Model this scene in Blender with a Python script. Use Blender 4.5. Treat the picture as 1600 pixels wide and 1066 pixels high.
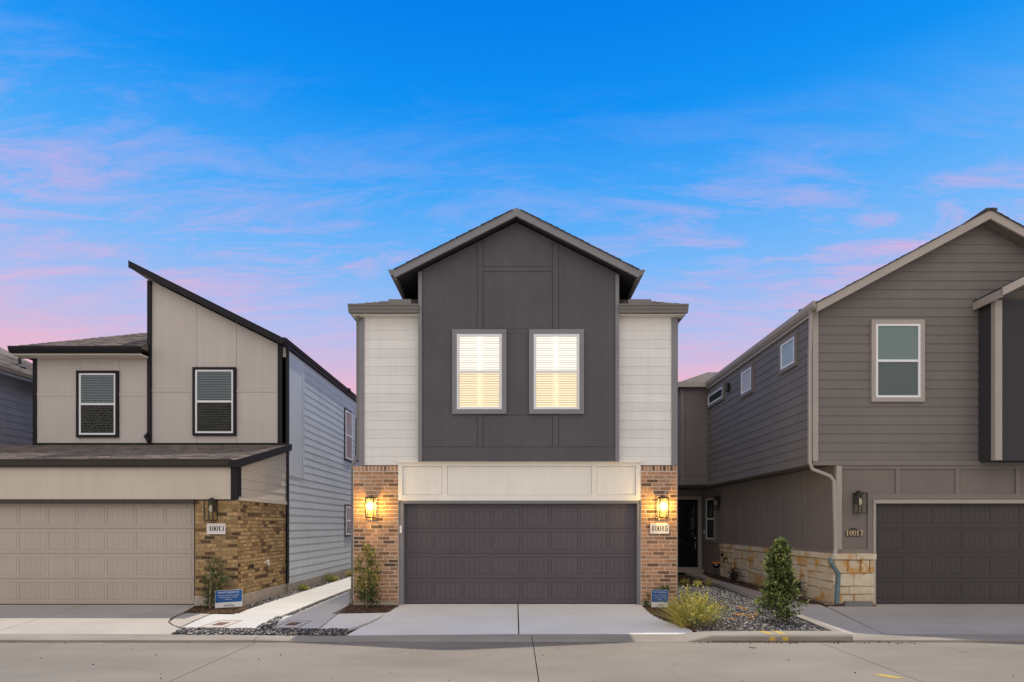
import bpy, math, random
import numpy as np
from mathutils import Vector

random.seed(7)
RNG = np.random.default_rng(11)
for o in list(bpy.data.objects):
    bpy.data.objects.remove(o)
S = bpy.context.scene
COL = S.collection

# ------------------------------------------------------------------ camera
HC = 1.65          # eye height above the garage floors
FPX = 900.0        # focal length in pixels of the 1600 px wide photograph
cam_d = bpy.data.cameras.new('camera')
cam = bpy.data.objects.new('camera', cam_d)
COL.objects.link(cam)
cam.location = (0, 0, HC)
cam.rotation_euler = (math.pi / 2, 0, 0)
cam_d.sensor_width = 36
cam_d.lens = 36 * FPX / 1600
cam_d.shift_x = -5 / 1600
cam_d.shift_y = (821 - 533) / 1600
cam_d.clip_start = 0.05
cam_d.clip_end = 3000
S.camera = cam

# ------------------------------------------------------------------ world
SUN_V = Vector((0.12, 0.43, 1.0)).normalized()     # towards the sun
world = bpy.data.worlds.new('World')
S.world = world
world.use_nodes = True
nt = world.node_tree
nt.nodes.clear()
N = nt.nodes.new
L = nt.links.new


def wmath(op, a, b=None, clamp=False):
    n = N('ShaderNodeMath'); n.operation = op; n.use_clamp = clamp
    for i, v in enumerate((a, b)):
        if v is None: continue
        if isinstance(v, (int, float)): n.inputs[i].default_value = v
        else: L(v, n.inputs[i])
    return n.outputs[0]


def srgb(r, g, b):
    f = lambda c: (c / 255 / 12.92) if c / 255 <= .04045 else ((c / 255 + .055) / 1.055) ** 2.4
    return (f(r), f(g), f(b), 1)


tc = N('ShaderNodeTexCoord')
sep = N('ShaderNodeSeparateXYZ'); L(tc.outputs['Generated'], sep.inputs[0])
ramp = N('ShaderNodeValToRGB')
L(wmath('MAXIMUM', sep.outputs[2], 0.0), ramp.inputs[0])
cr = ramp.color_ramp
stops = [(0.0, (240, 205, 212)), (0.22, (228, 184, 206)), (0.31, (172, 188, 236)), (0.40, (118, 182, 246)),
         (0.49, (70, 166, 246)), (0.58, (16, 144, 241)), (0.68, (0, 124, 231)), (1.0, (0, 108, 212))]
while len(cr.elements) < len(stops): cr.elements.new(0.5)
for e, (p, c) in zip(cr.elements, stops):
    e.position = p; e.color = srgb(*c)
# cirrus on a plane high above: streaks of soft pink
zz = wmath('ADD', wmath('MAXIMUM', sep.outputs[2], 0.0), 0.12)
cx = wmath('DIVIDE', sep.outputs[0], zz); cy = wmath('DIVIDE', sep.outputs[1], zz)
comb = N('ShaderNodeCombineXYZ'); L(cx, comb.inputs[0]); L(cy, comb.inputs[1])
mp = N('ShaderNodeMapping'); L(comb.outputs[0], mp.inputs[0])
mp.inputs['Rotation'].default_value = (0, 0, math.radians(-14))
mp.inputs['Scale'].default_value = (1.1, 3.6, 1)
mp.inputs['Location'].default_value = (3.1, 1.7, 0)
n1 = N('ShaderNodeTexNoise'); L(mp.outputs[0], n1.inputs['Vector'])
n1.inputs['Scale'].default_value = 2.0; n1.inputs['Detail'].default_value = 11; n1.inputs['Roughness'].default_value = .72
n1.inputs['Distortion'].default_value = .55
mp2 = N('ShaderNodeMapping'); L(comb.outputs[0], mp2.inputs[0])
mp2.inputs['Scale'].default_value = (0.45, 0.8, 1); mp2.inputs['Location'].default_value = (8.3, 2.2, 0)
n2 = N('ShaderNodeTexNoise'); L(mp2.outputs[0], n2.inputs['Vector'])
n2.inputs['Scale'].default_value = 1.1; n2.inputs['Detail'].default_value = 3
c1 = N('ShaderNodeMapRange'); L(n1.outputs['Fac'], c1.inputs[0])
c1.inputs[1].default_value = .46; c1.inputs[2].default_value = .67
c2 = N('ShaderNodeMapRange'); L(n2.outputs['Fac'], c2.inputs[0])
c2.inputs[1].default_value = .34; c2.inputs[2].default_value = .64
# cirrus thins out overhead
c3 = N('ShaderNodeMapRange'); L(sep.outputs[2], c3.inputs[0])
c3.inputs[1].default_value = .61; c3.inputs[2].default_value = .40
c3.inputs[3].default_value = .0; c3.inputs[4].default_value = 1.0
cl_a = wmath('MULTIPLY', wmath('MULTIPLY', c1.outputs[0], c2.outputs[0]), wmath('MULTIPLY', c3.outputs[0], 0.95), True)
# unseen bright cloud cover added behind the camera to fill the house fronts
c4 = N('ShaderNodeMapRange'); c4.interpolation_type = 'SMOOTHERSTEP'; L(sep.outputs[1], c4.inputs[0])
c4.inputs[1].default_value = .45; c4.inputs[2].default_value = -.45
fill_veil = wmath('MULTIPLY', c4.outputs[0], wmath('MULTIPLY_ADD', n1.outputs['Fac'], .8), True)
fill_veil.node.inputs[2].default_value = .5
cl = wmath('MAXIMUM', cl_a, fill_veil)
cloudcol = N('ShaderNodeValToRGB'); L(sep.outputs[2], cloudcol.inputs[0])
cloudcol.color_ramp.elements[0].position = .2; cloudcol.color_ramp.elements[0].color = srgb(255, 182, 196)
cloudcol.color_ramp.elements[1].position = .6; cloudcol.color_ramp.elements[1].color = srgb(140, 172, 240)
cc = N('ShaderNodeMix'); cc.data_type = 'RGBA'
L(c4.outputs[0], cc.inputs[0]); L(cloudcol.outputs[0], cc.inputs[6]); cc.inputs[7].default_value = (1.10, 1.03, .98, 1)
mix = N('ShaderNodeMix'); mix.data_type = 'RGBA'
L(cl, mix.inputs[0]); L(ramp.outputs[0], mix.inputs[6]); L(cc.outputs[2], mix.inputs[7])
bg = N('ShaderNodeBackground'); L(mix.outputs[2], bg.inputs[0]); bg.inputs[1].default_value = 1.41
sky = N('ShaderNodeTexSky'); sky.sky_type = 'NISHITA'; sky.sun_disc = False
sky.sun_elevation = math.asin(SUN_V.z)
sky.sun_rotation = math.atan2(SUN_V.x, SUN_V.y)
bg2 = N('ShaderNodeBackground'); L(sky.outputs[0], bg2.inputs[0]); bg2.inputs[1].default_value = 0.0004
add = N('ShaderNodeAddShader'); L(bg.outputs[0], add.inputs[0]); L(bg2.outputs[0], add.inputs[1])
wo = N('ShaderNodeOutputWorld'); L(add.outputs[0], wo.inputs[0])

sun_d = bpy.data.lights.new('sun', 'SUN')
sun_d.energy = 4.7; sun_d.angle = math.radians(.6); sun_d.color = (1, .92, .79)
sun = bpy.data.objects.new('sun', sun_d); COL.objects.link(sun)
sun.rotation_euler = SUN_V.to_track_quat('Z', 'Y').to_euler()
sun.location = (3, 10, 30)

S.view_settings.view_transform = 'Standard'
S.view_settings.look = 'None'
S.view_settings.exposure = -0.46
S.view_settings.gamma = 1
S.view_settings.use_curve_mapping = False
S.render.engine = 'CYCLES'
S.cycles.max_bounces = 8
S.cycles.diffuse_bounces = 5
S.cycles.transparent_max_bounces = 12
S.cycles.sample_clamp_indirect = 6

# ------------------------------------------------------------------ materials
MATS = {}


def shader(name, col, col2=None, scale=3.0, rough=.7, bump=.0, bscale=60., detail=5, stretch=(1, 1, 1), rand=0.0,
           spec=.35, metal=0., streak=0.0, ramp_cols=None, speck=None, emit=None, trans=0.0, stain=0.0):
    """procedural paint, concrete, wood: two tones mixed by noise in world space, fine relief, per piece variation"""
    if name in MATS: return MATS[name]
    m = bpy.data.materials.new(name); m.use_nodes = True
    t = m.node_tree; t.nodes.clear()
    new = t.nodes.new; ln = t.links.new
    out = new('ShaderNodeOutputMaterial'); b = new('ShaderNodeBsdfPrincipled'); ln(b.outputs[0], out.inputs[0])
    b.inputs['Roughness'].default_value = rough
    b.inputs['Metallic'].default_value = metal
    b.inputs['Specular IOR Level'].default_value = spec
    g = new('ShaderNodeNewGeometry')
    mpn = new('ShaderNodeMapping'); ln(g.outputs['Position'], mpn.inputs[0]); mpn.inputs['Scale'].default_value = stretch
    nz = new('ShaderNodeTexNoise'); ln(mpn.outputs[0], nz.inputs['Vector'])
    nz.inputs['Scale'].default_value = scale; nz.inputs['Detail'].default_value = detail; nz.inputs['Roughness'].default_value = .6
    if col2 is None: col2 = tuple(c * .9 for c in col)
    mr = new('ShaderNodeMapRange'); ln(nz.outputs['Fac'], mr.inputs[0])
    mr.inputs[1].default_value = .3; mr.inputs[2].default_value = .7
    if ramp_cols:
        oi = new('ShaderNodeObjectInfo')
        s = new('ShaderNodeMath'); s.operation = 'ADD'; ln(oi.outputs['Random'], s.inputs[0]); ln(g.outputs['Random Per Island'], s.inputs[1])
        fr = new('ShaderNodeMath'); fr.operation = 'FRACT'; ln(s.outputs[0], fr.inputs[0])
        cr_ = new('ShaderNodeValToRGB'); ln(fr.outputs[0], cr_.inputs[0]); cr_.color_ramp.interpolation = 'LINEAR'
        while len(cr_.color_ramp.elements) < len(ramp_cols): cr_.color_ramp.elements.new(.5)
        for e, (p, c) in zip(cr_.color_ramp.elements, ramp_cols): e.position = p; e.color = (*c, 1)
        mx = new('ShaderNodeMix'); mx.data_type = 'RGBA'; mx.blend_type = 'MULTIPLY'; mx.inputs[0].default_value = 1
        ln(cr_.outputs[0], mx.inputs[6])
        gm = new('ShaderNodeMix'); gm.data_type = 'RGBA'; ln(mr.outputs[0], gm.inputs[0])
        gm.inputs[6].default_value = (*col, 1); gm.inputs[7].default_value = (*col2, 1)
        ln(gm.outputs[2], mx.inputs[7]); cur = mx.outputs[2]
    else:
        mx = new('ShaderNodeMix'); mx.data_type = 'RGBA'; ln(mr.outputs[0], mx.inputs[0])
        mx.inputs[6].default_value = (*col, 1); mx.inputs[7].default_value = (*col2, 1); cur = mx.outputs[2]
    if rand:
        oi = new('ShaderNodeObjectInfo')
        m2 = new('ShaderNodeMapRange'); ln(oi.outputs['Random'], m2.inputs[0]); m2.inputs[3].default_value = 1 - rand; m2.inputs[4].default_value = 1 + rand
        vm = new('ShaderNodeVectorMath'); vm.operation = 'SCALE'; ln(cur, vm.inputs[0]); ln(m2.outputs[0], vm.inputs['Scale']); cur = vm.outputs[0]
    if streak:
        mps = new('ShaderNodeMapping'); ln(g.outputs['Position'], mps.inputs[0]); mps.inputs['Scale'].default_value = (5, 5, .35)
        ns = new('ShaderNodeTexNoise'); ln(mps.outputs[0], ns.inputs['Vector']); ns.inputs['Scale'].default_value = 1.6; ns.inputs['Detail'].default_value = 6
        m3 = new('ShaderNodeMapRange'); ln(ns.outputs['Fac'], m3.inputs[0]); m3.inputs[1].default_value = .35; m3.inputs[2].default_value = .7
        m3.inputs[3].default_value = 1; m3.inputs[4].default_value = 1 - streak
        vm = new('ShaderNodeVectorMath'); vm.operation = 'SCALE'; ln(cur, vm.inputs[0]); ln(m3.outputs[0], vm.inputs['Scale']); cur = vm.outputs[0]
    if speck:
        sc, thr, scol = speck
        n3 = new('ShaderNodeTexNoise'); ln(g.outputs['Position'], n3.inputs['Vector']); n3.inputs['Scale'].default_value = sc; n3.inputs['Detail'].default_value = 4
        m4 = new('ShaderNodeMapRange'); ln(n3.outputs['Fac'], m4.inputs[0]); m4.inputs[1].default_value = thr; m4.inputs[2].default_value = thr + .08
        m5 = new('ShaderNodeMix'); m5.data_type = 'RGBA'; ln(m4.outputs[0], m5.inputs[0]); ln(cur, m5.inputs[6]); m5.inputs[7].default_value = (*scol, 1)
        cur = m5.outputs[2]
    ln(cur, b.inputs['Base Color'])
    if stain:
        mpz = new('ShaderNodeMapping'); ln(g.outputs['Position'], mpz.inputs[0]); mpz.inputs['Scale'].default_value = (.45, 1.7, 1); mpz.inputs['Location'].default_value = (4.2, 1.7, 0)
        a1 = new('ShaderNodeTexNoise'); ln(mpz.outputs[0], a1.inputs['Vector']); a1.inputs['Scale'].default_value = 1.9; a1.inputs['Detail'].default_value = 9; a1.inputs['Roughness'].default_value = .7; a1.inputs['Distortion'].default_value = .7
        a2 = new('ShaderNodeMapRange'); ln(a1.outputs['Fac'], a2.inputs[0]); a2.inputs[1].default_value = .44; a2.inputs[2].default_value = .60; a2.inputs[3].default_value = 1; a2.inputs[4].default_value = 1 - stain
        a3 = new('ShaderNodeTexNoise'); ln(g.outputs['Position'], a3.inputs['Vector']); a3.inputs['Scale'].default_value = 55; a3.inputs['Detail'].default_value = 2
        a4 = new('ShaderNodeMapRange'); ln(a3.outputs['Fac'], a4.inputs[0]); a4.inputs[1].default_value = .3; a4.inputs[2].default_value = .7; a4.inputs[3].default_value = 1 + stain * .6; a4.inputs[4].default_value = 1 - stain * .6
        a5 = new('ShaderNodeMath'); a5.operation = 'MULTIPLY'; ln(a2.outputs[0], a5.inputs[0]); ln(a4.outputs[0], a5.inputs[1])
        vm = new('ShaderNodeVectorMath'); vm.operation = 'SCALE'; ln(cur, vm.inputs[0]); ln(a5.outputs[0], vm.inputs['Scale']); cur = vm.outputs[0]
    if emit:
        b.inputs['Emission Color'].default_value = (*emit[0], 1); b.inputs['Emission Strength'].default_value = emit[1]
    if bump:
        nb = new('ShaderNodeTexNoise'); ln(mpn.outputs[0], nb.inputs['Vector']); nb.inputs['Scale'].default_value = bscale; nb.inputs['Detail'].default_value = 4
        bp = new('ShaderNodeBump'); bp.inputs['Strength'].default_value = bump; bp.inputs['Distance'].default_value = .01
        ln(nb.outputs['Fac'], bp.inputs['Height']); ln(bp.outputs[0], b.inputs['Normal'])
    if trans:
        tr = new('ShaderNodeBsdfTranslucent'); ln(cur, tr.inputs[0]); ms = new('ShaderNodeMixShader'); ms.inputs[0].default_value = trans
        ln(b.outputs[0], ms.inputs[1]); ln(tr.outputs[0], ms.inputs[2]); ln(ms.outputs[0], out.inputs[0])
    MATS[name] = m
    return m


def glass(name, tint, refl=.10, frost=0.0):
    m = bpy.data.materials.new(name); m.use_nodes = True
    t = m.node_tree; t.nodes.clear(); new = t.nodes.new; ln = t.links.new
    out = new('ShaderNodeOutputMaterial')
    tr = new('ShaderNodeBsdfTransparent'); tr.inputs[0].default_value = (*tint, 1)
    gl = new('ShaderNodeBsdfGlossy'); gl.inputs['Roughness'].default_value = .03
    fr = new('ShaderNodeLayerWeight'); fr.inputs[0].default_value = .25
    ma = new('ShaderNodeMath'); ma.operation = 'MULTIPLY_ADD'; ln(fr.outputs['Fresnel'], ma.inputs[0]); ma.inputs[1].default_value = .2; ma.inputs[2].default_value = refl
    mx = new('ShaderNodeMixShader'); ln(ma.outputs[0], mx.inputs[0]); ln(tr.outputs[0], mx.inputs[1]); ln(gl.outputs[0], mx.inputs[2])
    cur = mx.outputs[0]
    if frost:
        tl = new('ShaderNodeBsdfTranslucent'); tl.inputs[0].default_value = (1, .97, .9, 1)
        m2 = new('ShaderNodeMixShader'); m2.inputs[0].default_value = frost; ln(cur, m2.inputs[1]); ln(tl.outputs[0], m2.inputs[2]); cur = m2.outputs[0]
    ln(cur, out.inputs[0])
    return m


def emissive(name, col, strength):
    m = bpy.data.materials.new(name); m.use_nodes = True
    t = m.node_tree; t.nodes.clear()
    out = t.nodes.new('ShaderNodeOutputMaterial'); e = t.nodes.new('ShaderNodeEmission')
    e.inputs[0].default_value = (*col, 1); e.inputs[1].default_value = strength
    t.links.new(e.outputs[0], out.inputs[0]); return m


def C(r, g, b, k=1.0):
    return tuple(x * k for x in srgb(r, g, b)[:3])


M = {}
M['white_siding'] = shader('white_siding', (.80, .78, .735), (.73, .71, .67), 1.3, .75, .15, 90, rand=.035, streak=.06, stretch=(.5, .5, 3))
M['cream'] = shader('cream_panel', (.87, .83, .745), (.82, .78, .70), 1.2, .8, .3, 70, streak=.05)
M['dark'] = shader('charcoal_panel', (.108, .101, .109), (.092, .087, .094), 1.0, .8, .45, 55, streak=.08)
M['greytrim'] = shader('grey_trim', (.23, .225, .235), (.20, .196, .205), 2, .6, .1, 60)
M['greygutter'] = shader('grey_gutter', (.19, .18, .17), (.17, .16, .15), 2, .45, 0)
M['garage_dark'] = shader('garage_door_plum', (.100, .086, .096), (.089, .076, .086), .8, .55, .25, 120, stretch=(1, 1, .15), rand=.04)
M['garage_brown'] = shader('garage_door_brown', (.066, .054, .054), (.057, .047, .047), .8, .55, .25, 120, stretch=(1, 1, .15), rand=.04)
M['garage_tan'] = shader('garage_door_tan', (.47, .405, .345), (.425, .365, .31), .7, .6, .15, 120, stretch=(1, 1, .15), rand=.02, streak=.05)
M['tan_wall'] = shader('greige_panel', (.55, .50, .455), (.51, .46, .42), .8, .8, .25, 70, rand=.02, streak=.05)
M['tan_header'] = shader('tan_header', (.60, .53, .44), (.55, .485, .40), .8, .8, .2, 70, streak=.06)
M['black_trim'] = shader('near_black_trim', (.014, .013, .015), (.011, .0105, .012), 2, .55, 0, spec=.2)
M['brown_trim'] = shader('dark_brown_trim', (.045, .037, .031), (.038, .031, .026), 2, .5, 0)
M['side_siding'] = shader('pale_blue_grey_siding', (.59, .62, .64), (.53, .56, .58), 1.2, .7, .15, 80, rand=.03, streak=.05)
M['far_siding'] = shader('lilac_grey_siding', (.40, .40, .43), (.29, .29, .32), 1.2, .75, .1, 80, rand=.03)
M['taupe'] = shader('taupe_siding', (.195, .172, .157), (.172, .152, .14), 1.1, .75, .2, 90, rand=.03, streak=.05)
M['taupe_panel'] = shader('taupe_panel', (.21, .178, .155), (.185, .157, .137), 1.1, .8, .3, 70, streak=.06)
M['beige_trim'] = shader('beige_trim', (.40, .355, .31), (.36, .32, .28), 2, .6, .08, 60)
M['taupe_trim'] = shader('taupe_trim', (.22, .19, .168), (.20, .172, .152), 2, .65, .08, 60)
M['charcoal2'] = shader('charcoal_panel_dark', (.045, .043, .047), (.038, .036, .04), 1.0, .8, .3, 55)
M['win_white'] = shader('window_white', (.80, .80, .80), (.77, .77, .77), 3, .4, 0)
M['soffit'] = shader('soffit_cream', (.72, .68, .60), (.68, .64, .56), 2, .8, .05)
M['mortar'] = shader('mortar', (.74, .62, .50), (.64, .53, .43), 8, .95, .5, 120)
M['mortar2'] = shader('mortar_tan', (.36, .28, .17), (.26, .19, .10), 5, .95, .6, 90)
M['brick'] = shader('red_tan_brick', (1.05, 1.0, .95), (.80, .76, .72), 16, .9, .5, 90, ramp_cols=[
    (0, (.42, .235, .13)), (.25, (.54, .31, .18)), (.50, (.45, .25, .14)), (.66, (.32, .18, .10)), (.78, (.52, .34, .22)), (.86, (.20, .11, .06)), (.95, (.11, .07, .042)), (1, (.42, .25, .15))])
M['brick2'] = shader('ochre_brick', (1.05, 1.0, .95), (.60, .52, .44), 14, .95, .8, 60, ramp_cols=[
    (0, (.46, .32, .15)), (.30, (.58, .42, .22)), (.55, (.36, .24, .11)), (.72, (.48, .35, .18)), (.82, (.20, .12, .055)), (.95, (.08, .055, .035)), (1, (.40, .28, .14))], speck=(20, .61, (.12, .08, .045)))
M['foundation'] = shader('foundation_concrete', (.50, .43, .36), (.36, .29, .23), 9, .95, .6, 60)
M['stone'] = shader('limestone', (1, 1, 1), (.80, .74, .64), 7, .95, .7, 45, ramp_cols=[
    (0, (.66, .56, .42)), (.55, (.72, .64, .50)), (.75, (.62, .50, .34)), (.84, (.60, .36, .14)), (.90, (.70, .60, .46)), (1, (.66, .58, .45))], speck=(3.4, .565, (.55, .30, .085)))
M['stone_mortar'] = shader('stone_mortar', (.70, .62, .48), (.58, .50, .38), 8, .95, .4, 100)
M['shingle'] = shader('brown_shingle', (1, 1, 1), (.7, .7, .7), 30, .95, .6, 150, ramp_cols=[
    (0, (.14, .115, .10)), (.3, (.20, .165, .14)), (.6, (.26, .21, .175)), (.8, (.12, .10, .09)), (1, (.23, .185, .15))])
M['shingle_grey'] = shader('grey_shingle', (1, 1, 1), (.7, .7, .7), 30, .95, .6, 150, ramp_cols=[
    (0, (.05, .05, .055)), (.5, (.10, .095, .095)), (1, (.07, .068, .07))])
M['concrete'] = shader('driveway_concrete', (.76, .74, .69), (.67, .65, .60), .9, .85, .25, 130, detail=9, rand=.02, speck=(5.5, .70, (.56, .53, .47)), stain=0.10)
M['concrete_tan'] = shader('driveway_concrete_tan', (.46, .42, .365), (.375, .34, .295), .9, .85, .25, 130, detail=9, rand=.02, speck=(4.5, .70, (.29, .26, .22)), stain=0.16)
M['path'] = shader('path_concrete', (.57, .555, .525), (.50, .485, .455), 1.1, .85, .2, 130, detail=8, rand=.02, stain=0.08)
M['walk_tan'] = shader('walk_pinkish_concrete', (.46, .37, .31), (.38, .30, .25), 1.4, .9, .25, 130, detail=8, stain=0.12)
M['street'] = shader('street_concrete', (.265, .237, .197), (.185, .164, .135), .7, .85, .3, 110, detail=10, rand=.02, stretch=(.55, 1.3, 1), speck=(3.1, .69, (.31, .28, .237)), stain=0.34)
M['kerb'] = shader('kerb_concrete', (.34, .306, .258), (.245, .218, .182), 1.6, .9, .4, 90, detail=9, stretch=(.5, 2, 3), speck=(6, .68, (.2, .17, .14)), stain=0.22)
M['soil'] = shader('soil', (.09, .06, .04), (.05, .034, .024), 14, 1, .8, 40)
M['land'] = shader('pale_ground', (.42, .38, .32), (.34, .30, .25), .3, 1, 0)
M['gravel'] = shader('gravel_stones', (1, 1, 1), (.8, .8, .8), 60, .7, 0, ramp_cols=[
    (0, (.018, .018, .02)), (.45, (.05, .05, .055)), (.68, (.13, .125, .12)), (.82, (.36, .33, .30)), (.93, (.70, .66, .60)), (1, (.14, .12, .10))])
M['gravel_paint'] = shader('orange_painted_gravel', (1, 1, 1), (.8, .8, .8), 60, .6, 0, ramp_cols=[
    (0, (.55, .22, .01)), (.6, (.75, .36, .02)), (.8, (.25, .12, .03)), (1, (.65, .30, .02))])
M['mulch'] = shader('mulch_chips', (1, 1, 1), (.7, .7, .7), 60, .95, 0, ramp_cols=[
    (0, (.05, .028, .018)), (.5, (.11, .06, .036)), (.85, (.17, .10, .06)), (1, (.32, .23, .14))])
M['black_metal'] = shader('black_metal', (.016, .015, .015), (.012, .012, .012), 5, .4, 0, spec=.5)
M['silver'] = shader('nickel', (.6, .6, .6), (.5, .5, .5), 5, .25, 0, metal=1)
M['plate'] = shader('address_stone', (.78, .74, .70), (.70, .66, .62), 20, .8, .2, 80)
M['ink'] = shader('ink', (.006, .005, .007), (.006, .005, .007), 5, .8, 0, spec=.0)
M['bronze'] = shader('dark_bronze', (.035, .024, .016), (.028, .02, .013), 5, .4, 0, spec=.5)
M['gold'] = shader('gold_numerals', (.62, .47, .26), (.55, .42, .22), 5, .35, 0, metal=.4)
M['sign_blue'] = shader('sign_blue', (.012, .10, .32), (.012, .09, .29), 5, .4, 0)
M['sign_white'] = shader('sign_white', (.75, .73, .72), (.7, .68, .66), 5, .4, 0)
M['orange'] = shader('sign_orange', (.55, .20, .03), (.5, .18, .03), 5, .5, 0)
M['teal'] = shader('weathered_teal_paint', (.09, .155, .165), (.13, .19, .195), 9, .5, .1, 60)
M['yellow'] = shader('yellow_spray_paint', (.62, .43, .03), (.40, .31, .12), 30, .9, 0)
M['rust'] = shader('rusty_lid', (.20, .11, .06), (.13, .075, .045), 25, .8, .4, 100)
M['leaf_dark'] = shader('dark_leaf', (1, 1, 1), (.8, .85, .8), 9, .45, 0, trans=.4, spec=.5, ramp_cols=[
    (0, (.03, .06, .018)), (.45, (.065, .105, .03)), (.75, (.13, .175, .05)), (1, (.26, .29, .10))])
M['leaf_holly'] = shader('holly_leaf', (1, 1, 1), (.8, .85, .8), 9, .4, 0, trans=.25, spec=.5, ramp_cols=[
    (0, (.06, .10, .025)), (.4, (.18, .20, .04)), (.7, (.42, .36, .07)), (1, (.60, .48, .10))])
M['leaf_yellow'] = shader('yellow_leaf', (1, 1, 1), (.8, .85, .8), 9, .5, 0, trans=.5, ramp_cols=[
    (0, (.30, .30, .06)), (.35, (.58, .52, .13)), (.7, (.80, .70, .25)), (1, (.78, .55, .09))])
M['leaf_olive'] = shader('olive_leaf', (1, 1, 1), (.8, .85, .8), 9, .5, 0, trans=.3, ramp_cols=[
    (0, (.14, .19, .05)), (.5, (.32, .37, .11)), (1, (.58, .56, .22))])
M['leaf_red'] = shader('purple_leaf', (1, 1, 1), (.8, .8, .8), 9, .5, 0, ramp_cols=[
    (0, (.02, .012, .016)), (.6, (.045, .03, .03)), (1, (.05, .06, .03))])
M['bark'] = shader('pale_bark', (.42, .32, .2), (.28, .2, .12), 20, .9, .3, 60)
M['bark_dark'] = shader('dark_bark', (.12, .08, .05), (.08, .05, .03), 20, .9, .3, 60)
M['blind'] = shader('blue_grey_blind', (.15, .195, .225), (.135, .175, .205), 3, .6, 0)
M['blind_back'] = shader('room_dark', (.012, .02, .024), (.01, .016, .02), 3, .8, 0)
M['shade_teal'] = shader('green_grey_shade', (.25, .315, .29), (.22, .28, .26), 2, .8, 0)
M['shade_teal_dark'] = shader('dark_green_shade', (.075, .108, .10), (.06, .088, .082), 2, .8, 0)
M['shade_sky'] = shader('pale_blue_shade', (.42, .66, .72), (.38, .60, .66), 2, .8, 0)
M['pipe_white'] = shader('white_pipe', (.7, .68, .62), (.6, .58, .52), 8, .5, 0)
M['door_black'] = shader('front_door_black', (.007, .007, .008), (.006, .006, .007), 3, .4, 0, spec=.15)
M['glass'] = glass('window_glass', (.86, .91, .91), .04)
M['glass_dark'] = glass('door_glass', (.5, .5, .5), .05)
M['glass_lamp'] = glass('lantern_glass', (.97, .96, .92), .005)
M['glass_lit'] = glass('lit_lantern_glass', (1, .95, .72), .02, frost=.06)
M['screen'] = glass('insect_screen', (.985, .945, .86), .0)
M['screen_dark'] = glass('dark_insect_screen', (.74, .72, .70), .0)
M['clear'] = glass('lit_pane', (1, 1, 1), .01)
M['slat_lit'] = shader('lit_blind_slat', (.8, .77, .7), (.8, .77, .7), 2, .8, 0, emit=((1.0, .93, .80), .88))
M['gap_lit'] = emissive('lit_room', (1.0, .87, .66), .86)
M['bulb'] = emissive('bulb_glow', (1.0, .86, .42), 40)
M['bulb_off'] = shader('candle_sleeve', (.65, .62, .52), (.6, .57, .48), 5, .5, 0)

# ------------------------------------------------------------------ mesh helpers
WO = {}


def reg(o, w, parent):
    WO[o.name] = Vector(w)
    COL.objects.link(o)
    if parent is not None:
        o.parent = parent
        o.location = Vector(w) - WO[parent.name]
    else:
        o.location = w
    return o


def thing(name, label, cat, loc, group=None, kind=None):
    o = bpy.data.objects.new(name, None)
    o.empty_display_size = .2
    reg(o, loc, None)
    o['label'] = label
    if cat: o['category'] = cat
    if group: o['group'] = group
    if kind: o['kind'] = kind
    return o


def tag(o, label=None, cat=None, group=None, kind=None):
    for k, v in (('label', label), ('category', cat), ('group', group), ('kind', kind)):
        if v: o[k] = v
    return o


BOXF = [(0, 3, 2, 1), (4, 5, 6, 7), (0, 1, 5, 4), (1, 2, 6, 5), (2, 3, 7, 6), (3, 0, 4, 7)]


class Frame:
    """a wall plane: u runs along it, n points out of it"""
    def __init__(s, ox, oy, u, n): s.o = (ox, oy); s.u = u; s.n = n
    def P(s, u, z, d): return (s.o[0] + u * s.u[0] + d * s.n[0], s.o[1] + u * s.u[1] + d * s.n[1], z)


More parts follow.
